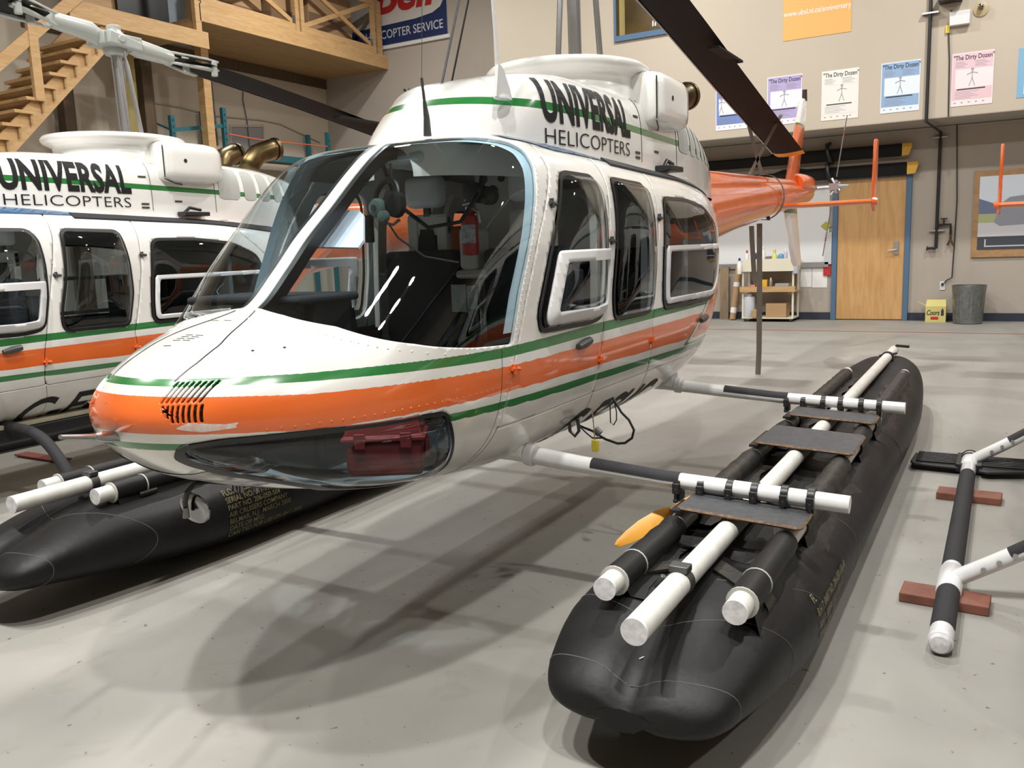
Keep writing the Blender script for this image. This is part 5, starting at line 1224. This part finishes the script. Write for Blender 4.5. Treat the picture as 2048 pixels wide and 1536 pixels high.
# utility cart with its load
yc_ = YB-.55
def C2(u, v): return at(u, v, y=yc_)
a, b = C2(1483, 638), C2(1586, 638); x0, x1 = float(a[0]), float(b[0]); ct = empty('utility_cart', ((x0+x1)/2, yc_+.25, 0)); tag(ct, 'cream wooden rolling cart under the whiteboard left of the door', 'cart')
ox, oy = (x0+x1)/2, yc_+.25; w = (x1-x0)/2; M_crm = mat('cream_cart_paint', (.72, .69, .56), .6)
zt2 = float(C2(1530, 518)[2]); zt1 = float(C2(1530, 543)[2]); zm2 = float(C2(1530, 573)[2]); zm1 = float(C2(1530, 584)[2])
g = G()
for sx in (-1, 1):
    for sy in (-.23, .20): g.box((sx*w-(.03 if sx > 0 else -.0), sy, .07), (sx*w+(.0 if sx > 0 else .03), sy+.035, zt2-.02))
g.box((-w, -.25, zt1), (w, .25, zt1+.02)); g.box((-w, -.25, .055), (w, .25, .075)); obj('cart_frame', g, M_crm, ct)
g = G(); g.box((-w-.01, -.27, zt1), (w+.01, -.245, zt2)); g.box((-w-.01, .235, zt1), (w+.01, .25, zt2)); g.box((-w-.01, -.25, zt1), (-w+.01, .24, zt2)); g.box((w-.01, -.25, zt1), (w+.01, .24, zt2)); obj('tray_side', g, M_crm, ct, bevel=.003)
g = G(); g.box((-w-.03, -.28, zm1), (w+.03, -.25, zm2)); g.box((-w-.01, -.25, zm1), (w+.03, .25, zm1+.02)); obj('middle_shelf', g, M_pine, ct)
for sx in (-1, 1):
    for sy in (-.2, .2):
        g = G(); g.lathe([(.03, -.012), (.03, .012)], (sx*(w-.05), sy, .03), 14, axis='x'); g.box((sx*(w-.05)-.02, sy-.02, .03), (sx*(w-.05)+.02, sy+.02, .06)); obj('caster', g, M_dmetal, ct)
def bottle(name, u, base_z, r, h, m, lab, capm=None, y=None, cat='bottle', cone=False, grp='supplies on the utility cart'):
    yy = y if y is not None else yc_+.1; x = float(at(u, 520, y=yy)[0]); t = empty(name, (x, yy, base_z)); tag(t, lab, cat, grp)
    g = G(); g.lathe([(r*.95, 0), (r, .01), (r, h*.7), (r*.45, h*.82), (r*.4, h*.9)] if cone else [(r*.97, 0), (r, .01), (r, h-.01), (r*.9, h)], (0, 0, 0), 18); obj('bottle_body', g, m, t)
    g = G(); g.lathe([(r*.5, 0), (r*.5, h*.14), (r*.3, h*.18)], (0, 0, h*.9 if cone else h), 14); obj('bottle_cap', g, capm or M_black, t)
zt_s = zt1+.021
def stuffbox(name, u0, u1, z0, h, m, lab, cat, d=.12, yy=None, bev=.006):
    yy = yy if yy is not None else yc_+.05; x0, x1 = float(at(u0, 560, y=yy)[0]), float(at(u1, 560, y=yy)[0]); g = G(); g.box((-(x1-x0)/2, 0, 0), ((x1-x0)/2, d, h)); o = obj(name, g, m, bevel=bev); o.location = ((x0+x1)/2, yy, z0); tag(o, lab, cat, 'supplies on the utility cart'); return o
bottle('glue_bottle', 1494, zt_s, .035, .30, M_paper, 'white bottle with a red cap at the left end of the cart top', M_red)
bottle('spray_can', 1512, zt_s, .033, .30, mat('navy_plastic', (.02, .03, .12), .4), 'navy blue bottle on the cart top between the two hanging straps', M_frame)
bottle('white_jug', 1525, zt_s, .05, .34, M_paper, 'white jug on the cart top right of the hanging strap', M_frame, cat='jug')
stuffbox('rag_bundle', 1529, 1543, zt_s, .24, mat('mixed_rags', (.35, .28, .28), .9, bump=.8, bscale=12, var=.7, vscale=8), 'bundle of dark and pale rags in the middle of the cart top', 'rags', bev=.03)
bottle('yellow_bottle', 1549, zt_s, .05, .34, mat('pale_yellow_plastic', (.62, .62, .20), .4), 'pale yellow spray bottle in the middle of the cart top', cone=True, capm=mat('pale_yellow_plastic'))
stuffbox('blue_wipes_bag', 1554, 1565, zt_s, .28, mat('light_blue_plastic', (.12, .33, .52), .5, bump=.4, bscale=10), 'light blue crumpled bag near the right end of the cart top', 'bag', bev=.04)
bottle('aerosol_can', 1571, zt_s, .035, .31, mat('white_violet_can', (.55, .52, .66), .35), 'tall white aerosol can at the right end of the cart top', M_frame, cat='can')
stuffbox('tissue_box', 1497, 1510, zm1+.021, .10, mat('pink_print', (.75, .30, .32), .6, var=.4, vscale=30), 'pink and white tissue box on the middle shelf', 'box')
stuffbox('yellow_carton_box', 1513, 1534, zm1+.021, .19, mat('yellow_orange_box', (.72, .42, .03), .5), 'yellow-orange box on the middle shelf behind the strap', 'box')
bottle('metal_can', 1542, zm1+.021, .03, .19, M_metal, 'slim metal can in the middle of the middle shelf', M_frame, y=yc_+.08, cat='can')
stuffbox('plastic_tub', 1550, 1577, zm1+.021, .12, mat('grey_plastic_tub', (.36, .36, .37), .5), 'low grey plastic tub on the middle shelf at the right', 'tub', d=.2)
bottle('white_bucket', 1499, .077, .10, .36, mat('bluish_white_plastic', (.62, .65, .72), .45), 'tall white bucket on the bottom shelf', mat('bluish_white_plastic'), cat='bucket')
stuffbox('small_carton', 1503, 1513, .077, .14, mat('kraft_cardboard', (.42, .27, .14), .8), 'small brown carton on the bottom shelf left of the strap', 'box', yy=yc_-.1)
o = stuffbox('cardboard_box', 1532, 1573, .077, .24, mat('kraft_cardboard'), 'wide brown cardboard box on the bottom shelf', 'box', d=.3)
bottle('pump_bottle', 1481-2, float(C2(1480, 548)[2]), .04, .26, M_paper, 'white spray bottle with blue trigger hanging at the left end of the cart', mat('blue_plastic', (.02, .05, .35), .4), y=yc_-.06, cone=True)
bottle('disinfectant_bottle', 1592, float(C2(1592, 547)[2]), .05, .28, mat('white_blue_bottle', (.50, .52, .60), .4), 'white bottle with a navy base at the right side of the cart', y=yc_+.02, cone=True)
# cardboard tube roll and plank left of the cart
a = at(1465, 640, y=YB-.25); b = at(1478, 530, y=YB-.08); o = empty('cardboard_tube', (float(a[0]), YB-.25, 0)); tag(o, 'tall brown cardboard tube leaning on the wall left of the cart', 'tube')
g = G(); g.tube([(0, 0, .01), (float(b[0]-a[0]), .17, float(b[2]))], .055, 18); tb_ = obj('tube_body', g, mat('kraft_cardboard'), o); g = G(); d_ = P(float(b[0]-a[0]), .17, float(b[2])-.01); g.tube([P(0, 0, .01)+d_*.12, P(0, 0, .01)+d_*.22], .0565, 18); g.tube([P(0, 0, .01)+d_*.60, P(0, 0, .01)+d_*.68], .0565, 18); obj('shipping_label', g, M_paper, tb_)
x = float(at(1446, 640, y=YB-.12)[0]); g = G(); g.box((x-.06, YB-.12, 0), (x+.10, YB-.09, .95)); o = obj('wood_offcut', g, wood('old_board', (.30, .22, .14), (.22, .16, .10), (4, 4, 1))); tag(o, 'dark board leaning on the wall behind the orange tail end', 'board')
# tie-down straps on the tailboom
M_strap = mat('grey_olive_webbing', (.15, .135, .11), .9, bump=.3, bscale=120)
ys_ = 9.05; t = empty('tie_down_strap', (X0, ys_, 0)); tag(t, 'long grey webbing strap hanging from the orange tailboom to the floor', 'strap')
def ribbon(pts, w, wd=(0, 1, 0), name='webbing'):
    g = G(); wd = P(*wd); pts = [P(*p) for p in pts]
    g.loft([[p-wd*w/2-P(.004, 0, 0), p+wd*w/2-P(.004, 0, 0), p+wd*w/2+P(.004, 0, 0), p-wd*w/2+P(.004, 0, 0)] for p in pts]); obj(name, g, M_strap, t, smooth=False)
def LL(u, v, dx=0., y=ys_):
    p = at(u, v, y=y); return (p[0]-X0, y-ys_, p[2])
c0 = LL(1517, 452)
def ribx(pts, w):
    g = G(); g.loft([[P(*p)+P(-w/2, -.003, 0), P(*p)+P(w/2, -.003, 0), P(*p)+P(w/2, .003, 0), P(*p)+P(-w/2, .003, 0)] for p in pts]); obj('webbing', g, M_strap, t, smooth=False)
ribx([LL(1519, 447), LL(1519, 500), LL(1519, 600), LL(1518, 700), (LL(1516, 738)[0], 0, .012)], .055)
ribx([LL(1503, 452), LL(1504, 480), LL(1509, 562)], .05)
g = G(); rb = .20; cz = 1.905-LZ
ring = [[P(math.sin(a)*r_, s*.025+.0*a, cz+math.cos(a)*r_*1.12+.02) for (r_, s) in ((rb, -1), (rb, 1), (rb+.006, 1), (rb+.006, -1))] for a in np.linspace(0, 2*PI, 40)]
g.loft(ring, cap=False); obj('boom_loop', g, M_strap, t)
for uv in (((1492, 232), (1508, 290), (1524, 350), (1537, 440)), ((1562, 230), (1530, 290), (1496, 355))):
    pts = [P(*LL(u, v, y=ys_)) for u, v in uv]; g = G(); g.loft([[p+P(-.017, 0, -.004), p+P(.017, 0, -.004), p+P(.017, 0.004, .004), p+P(-.017, .004, .004)] for p in pts]); obj('cross_webbing', g, M_strap, t, smooth=False)
# boards under the right skid
M_board = mat('red_brown_board', (.23, .085, .055), .7, var=.35, vscale=12)
for (uv, z, lab) in (([(1803, 1172), (1975, 1178), (1981, 1203), (1806, 1192)], .04, 'red-brown board under the front of the right skid'), ([(1876, 974), (2004, 981), (2004, 996), (1876, 986)], .04, 'red-brown board under the snow pad of the right skid')):
    Q = [at(u, v, z=z) for u, v in uv]; c = sum(Q)/4; x0, x1, y0, y1 = Q[0][0], Q[2][0], c[1]-.07, c[1]+.07
    g = G(); g.box((x0-c[0], y0-c[1], 0), (x1-c[0], y1-c[1], .038)); o = obj('support_board', g, M_board, bevel=.004, smooth=False); o.location = (c[0], c[1], 0.0005); o.rotation_euler = (0, 0, -.04); tag(o, lab, 'board', 'boards under the right skid')
Q = at(85, 915, z=0.01); g = G(); g.box((-.28, -.05, 0), (.28, .05, .01)); o = obj('red_rag', g, mat('dull_red_cloth', (.22, .06, .05), .9)); o.location = tuple(Q); tag(o, 'dull red flat strip on the floor behind the far float', 'board')
# ------------------------------------------------------------------ timber gallery and stairs at the left
XF, XLr, YBr = -12.52, XL, YB; XL, YB = -14.45, 16.45
GO = conv((XF-.9, 13.5, 5.67)); gl = empty('timber_gallery', GO); tag(gl, 'raised pine storage gallery with cross-braced railing at upper left', 'gallery')
def GL(g): 
    g.v = [tuple(P(*conv(p))-P(*GO)) for p in g.v]; return g
g = G(); g.box((XL+.001, 11.1, 5.67), (XF-.045, YB-.005, 5.75)); obj('deck', GL(g), M_ply, gl)
g = G(); g.box((XF-.045, 11.1, 5.665), (XF, YB-.005, 5.96)); obj('fascia_board', GL(g), M_pine, gl)
g = G(); g.box((XF-.045, 8.6, 5.21), (XF, 11.25, 5.49)); obj('fascia_board', GL(g), M_pine, gl)
g = G(); g.box((XL+.001, 9.9, 5.40), (XF-.045, 11.1, 5.46)); obj('landing', GL(g), M_ply, gl)
g = G(); g.box((XL+.002, 11.05, 5.46), (XF-.05, 11.1, 5.67)); g.box((XF-.09, 11.0, 5.49), (XF, 11.12, 6.0)); obj('riser_board', GL(g), M_pine, gl)
y1_ = float(at0(600, 60, x=XF)[1]); y2_ = float(at0(752, 100, x=XF)[1])
for y in (11.16, y1_-.09, y1_+.06, y2_-.06, y2_+.16):
    g = G(); g.box((XF-.09, y, 5.96), (XF-.01, y+.10, 7.1)); obj('railing_post', GL(g), M_pine, gl)
for z in (5.97, 6.98):
    g = G(); g.box((XF-.07, 11.2, z), (XF-.025, y1_-.09, z+.13)); g.box((XF-.07, y1_+.16, z), (XF-.025, y2_-.06, z+.13)); obj('rail', GL(g), M_pine, gl)
for (ya, yb) in ((11.4, y1_-.1), (y1_+.16, y2_-.06)):
    g = G(); g.bar((XF-.05, ya, 7.0), (XF-.05, yb, 6.1), .04, .09); g.bar((XF-.06, ya, 6.1), (XF-.06, yb, 7.0), .04, .09); obj('cross_brace', GL(g), M_pine, gl)
for yy in (y1_-.12, y2_-.09):
    g = G(); g.box((XF-.024, yy-.05, 6.10), (XF-.018, yy+.05, 6.24)); g.lathe([(.012, -.002), (.012, .008)], (XF-.018, yy, 6.2), 8, axis='x'); obj('tie_plate', GL(g), M_metal, gl)
kb = mat('kraft_cardboard')
for k, (ya, yb, h, lab) in enumerate(((11.7, 12.9, .75, 'brown cardboard box on the gallery nearest the stairs'), (13.2, 14.0, 1.0, 'tall brown cardboard box in the middle of the gallery'), (14.3, 15.6, 1.2, 'large brown cardboard box behind the last cross brace of the gallery'))):
    g = G(); g.box((-.4, -(yb-ya)/2, 0), (.4, (yb-ya)/2, h)); o = obj('cardboard_box', g, kb, bevel=.01); o.location = conv((XF-.75, (ya+yb)/2, 5.755)); tag(o, lab, 'box', 'cardboard boxes stored on the timber gallery')
    g = G(); g.box((.401, -(yb-ya)/2, h*.45), (.403, (yb-ya)/2, h*.62)); obj('packing_tape', g, mat('brown_tape', (.20, .13, .08), .4), o)
# posts below
for (u, v0, m_, x, lab, wdt) in ((402, 95, M_pine, -13.4, 'pale pine post under the gallery left of the teal rack', .17), (283, 120, M_dpost, -14.0, 'dark brown post right of the silver rotor mast', .22), (245, 90, M_olive, -13.6, 'olive timber post directly behind the silver rotor mast', .22), (128, 180, M_dpost, -14.2, 'dark brown post in the shade under the stairs', .2)):
    p = at0(u, v0, x=x); zt_p = 5.66 if p[1] > 11.15 else 5.2
    g = G(); g.box((-wdt/2, -wdt/2, 0), (wdt/2, wdt/2, conv((0, 0, zt_p-.01))[2])); o = obj('timber_post', g, m_, bevel=.008, smooth=False); q_ = conv((x, float(p[1]), 0)); o.location = (q_[0], q_[1], .0005); tag(o, lab, 'post', 'posts carrying the gallery and stairs')
# stairs
stt = empty('timber_stairs', (XF-.5, 8.5, 0)); tag(stt, 'pine staircase climbing to the gallery at the upper left corner', 'stairs')
SO = conv((XF-.5, 8.5, 0)); SO = (SO[0], SO[1], 0); stt.location = SO
def ST(g): g.v = [tuple(P(*conv(p))-P(*SO)) for p in g.v]; return g
A0 = at0(212, 104, x=XF-.05); B0 = at0(24, 312, x=XF-.05); dd = (A0-B0)/np.linalg.norm(A0-B0); up_ = P(0, -dd[2], dd[1]); up_ = up_ if up_[2] > 0 else -up_
for x in (XF-.05, XF-1.15):
    a = A0+dd*.55; b = B0-dd*4.2; b = b if b[2] > 0 else b+dd*(.0-b[2]+.11)/dd[2]; q = [P(x, *(a[1:])), P(x, *(b[1:]))]
    g = G(); g.poly([q[0], q[1], q[1]+up_*.30, q[0]+up_*.30], (-.045, 0, 0)); obj('stringer', ST(g), M_pine, stt, smooth=False)
n = 0; base = B0+up_*.30; 
for k in range(-14, 9):
    c = base+dd*.285*k
    if c[2] < .15 or c[2] > 5.3: continue
    g = G(); g.box((XF-1.15, c[1]-.12, c[2]), (XF+.03, c[1]+.17, c[2]+.045)); obj('tread', ST(g), M_pine, stt, smooth=False)
    g = G(); g.box((XF-1.12, c[1]+.13, c[2]-.15), (XF-.0, c[1]+.16, c[2])); obj('riser', ST(g), M_ply, stt, smooth=False)
g = G(); a = at0(-30, 150, x=XF+.02); b = at0(215, -60, x=XF+.02); g.bar(a, b, .04, .17); obj('handrail', ST(g), M_pine, stt, smooth=False)
for (u, v0, v1) in ((58, 10, 200), (-90, 150, 330)):
    a, b = at0(u, v0, x=XF+.03), at0(u+8, v1, x=XF+.03); g = G(); g.box((XF-.02, a[1]-.07, b[2]), (XF+.05, a[1]+.07, a[2])); obj('newel_post', ST(g), M_pine, stt, smooth=False)
g = G(); g.box((XF-1.1, 9.5, 5.5), (XF-1.05, 11.0, 7.2)); obj('plywood_panel', ST(g), M_pine, stt)
g = G(); g.box((-.03, -.5, 0), (.03, .5, 1.3)); o = obj('dark_locker', g, M_black); o.location = conv((XF-1.0, float(at0(285, 20, x=XF-1.0)[1]), 5.475)); tag(o, 'black cabinet on the gallery landing above the rotor hub', 'cabinet')
g = G(); g.box((-.02, -.35, 0), (.02, .35, 1.3)); o = obj('grey_panel', g, mat('blue_grey_panel', (.22, .26, .30), .6)); o.location = conv((XF-1.05, float(at0(345, 15, x=XF-1.05)[1])+.25, 5.475)); tag(o, 'blue-grey panel beside the black cabinet on the gallery landing', 'panel')
# teal pallet rack
XK = -13.7
rk = empty('pallet_rack', (XK, 13.0, 0)); tag(rk, 'teal steel pallet rack against the left wall', 'rack')
RO = conv((XK, 13.0, 0)); RO = (RO[0], RO[1], 0); rk.location = RO
def RK(g): g.v = [tuple(P(*conv(p))-P(*RO)) for p in g.v]; return g
def WW(g): g.v = [conv(p) for p in g.v]; return g
for (u, vt) in ((342, 231), (445, 216), (654, 265)):
    p = at0(u, vt, x=XK); 
    for x in (XK, XK-.6):
        g = G(); g.box((x-.04, p[1]-.045, .0), (x+.04, p[1]+.045, float(p[2]))); ob = obj('upright', RK(g), M_teal, rk, smooth=False)
    g = G()
    for z in np.arange(.6, float(p[2])-.1, .12): g.box((XK+.0405, p[1]-.012, z), (XK+.042, p[1]+.012, z+.04))
    obj('slot_row', RK(g), M_black, rk, smooth=False)
a = at0(342, 260, x=XK); b = at0(445, 252, x=XK); zb_ = float(at0(560, 318, x=XK)[2]); ya, yb, yc2, yd = [min(16.40, float(at0(u, v, x=XK)[1])) for u, v in ((342, 260), (445, 252), (654, 280), (742, 290))]
g = G(); g.bar((XK, ya, float(a[2])), (XK-.6, ya+.0, float(a[2])+.25), .03, .03); g.bar((XK, ya, float(a[2])), (XK, yb, float(b[2])), .04, .07); obj('brace', RK(g), M_teal, rk)
g = G(); g.box((XK-.03, yb, zb_-.07), (XK+.045, yd, zb_+.07)); obj('rack_beam', RK(g), M_teal, rk)
g = G(); g.box((XK-.6, yb, zb_-.03), (XK-.03, yd, zb_-.0)); obj('rack_deck', RK(g), M_dpost, rk)
a = at0(457, 268, x=XK+.06); b = at0(560, 283, x=XK+.06); c = at0(655, 293, x=XK+.06); g = G(); g.tube([a, (a+b)/2-P(0, 0, .02), b-P(0, 0, .01), c], .013, 6); o = obj('orange_rope', WW(g), mat('orange_rope_fibre', (.75, .16, .07), .8)); tag(o, 'orange rope strung along the teal rack', 'rope')
g = G(); p = at0(492, 250, x=XL); q = at0(525, 305, x=XL); 
for (a_, b_) in (((460, 252), (526, 252)), ((460, 304), (526, 304))): g.bar(at0(a_[0], a_[1], x=XL+.02), at0(b_[0], b_[1], x=XL+.02), .03, .05)
for u in (460, 526): g.bar(at0(u, 250, x=XL+.02), at0(u+1, 306, x=XL+.02), .05, .03)
o = setting('window_2', WW(g), M_wall2); A_ = [at0(462, 254, x=XL+.012), at0(524, 254, x=XL+.012), at0(525, 302, x=XL+.012), at0(462, 302, x=XL+.012)]; g = G(); g.poly(A_, (-.008, 0, 0)); obj('window_pane', WW(g), mat('dull_grey_pane', (.26, .25, .25), .3), o)
for k, (pts, lab) in enumerate((([(420, 145), (424, 180), (428, 220), (436, 290)], 'thick dark cable hanging on the left wall right of the pine post'), ([(487, 162), (486, 200), (494, 240), (500, 300)], 'thin dark cable hanging in front of the grey wall window'))):
    g = G(); g.tube([at0(u, v, x=XL+.03) for u, v in pts], .02-.008*k, 6); o = obj('hanging_cable', WW(g), M_dmetal); tag(o, lab, 'cable')
g = G(); g.tube([at0(u, v, x=XL+.03) for u, v in ((300, 205), (360, 215), (430, 232), (520, 240), (560, 248), (640, 285))], .012, 6); o = obj('wall_conduit', WW(g), mat('pale_conduit', (.36, .33, .28), .6)); tag(o, 'thin pale cable looping along the left wall above the rack', 'cable')
g = G(); g.box((XL+.001, 9.0, 5.45), (XL+.05, YB-.01, 5.66)); o = obj('ledger_board', WW(g), M_dpost); o['kind'] = 'structure'; o.name = 'trim_3'
p = at0(815, 187, y=YB-.05); g = G(); g.bar(p+P(-.09, 0, .10), p+P(.09, 0, -.1), .03, .035); g.bar(p+P(.07, 0, .09), p+P(-.08, 0, -.1), .03, .035); g.lathe([(.03, -.02), (.03, .02)], (p[0]-.03, p[1], p[2]+.03), 10, axis='y'); o = obj('wall_hook', WW(g), M_brass); tag(o, 'small brass double hook on the far wall left of the cowling', 'hook')
XL, YB = XLr, YBr
# rope hanging behind the cowling
g = G(); a = at(937, 0, y=9.0); b = at(903, 166, y=9.0); g.tube([a+(a-b)*.6, a, b, b+(b-a)*.8], .013, 6); o = obj('hanging_rope', g, M_black); tag(o, 'thin black line slanting down behind the white cowling', 'rope')
# ------------------------------------------------------------------ lamps, camera
def lamp(x, y, e, r=.15, z=7.6, col=(1, .975, .93)):
    l = bpy.data.lights.new('high_bay_lamp', 'AREA'); l.shape = 'DISK'; l.size = 2*r; l.energy = e; l.color = col; l.spread = math.radians(170)
    o = bpy.data.objects.new('high_bay_lamp', l); C.objects.link(o); o.location = (x, y, z)
    return o
for (x, y, e) in LAMPS: lamp(x, y, e)
w = bpy.data.worlds.new('hall_air'); bpy.context.scene.world = w; w.use_nodes = True
w.node_tree.nodes['Background'].inputs[0].default_value = (.9, .95, 1, 1); w.node_tree.nodes['Background'].inputs[1].default_value = .3
cd = bpy.data.cameras.new('camera'); co = bpy.data.objects.new('camera', cd); C.objects.link(co); bpy.context.scene.camera = co
cd.sensor_fit = 'HORIZONTAL'; cd.sensor_width = 36; cd.lens = FPX/2048*36; cd.clip_start = .05; cd.clip_end = 100
Mx = Matrix(((AX[0][0], -AX[1][0], -AX[2][0], 0), (AX[0][1], -AX[1][1], -AX[2][1], 0), (AX[0][2], -AX[1][2], -AX[2][2], 1.43), (0, 0, 0, 1)))
co.matrix_world = Mx
sc = bpy.context.scene
sc.view_settings.view_transform = 'Standard'; sc.view_settings.look = 'None'; sc.view_settings.gamma = 1; sc.view_settings.use_curve_mapping = False
sc.view_settings.exposure = EXPO
sc.cycles.max_bounces = 10; sc.cycles.transparent_max_bounces = 24; sc.cycles.glossy_bounces = 5
sc.cycles.sample_clamp_indirect = 6; sc.cycles.caustics_reflective = False; sc.cycles.caustics_refractive = False
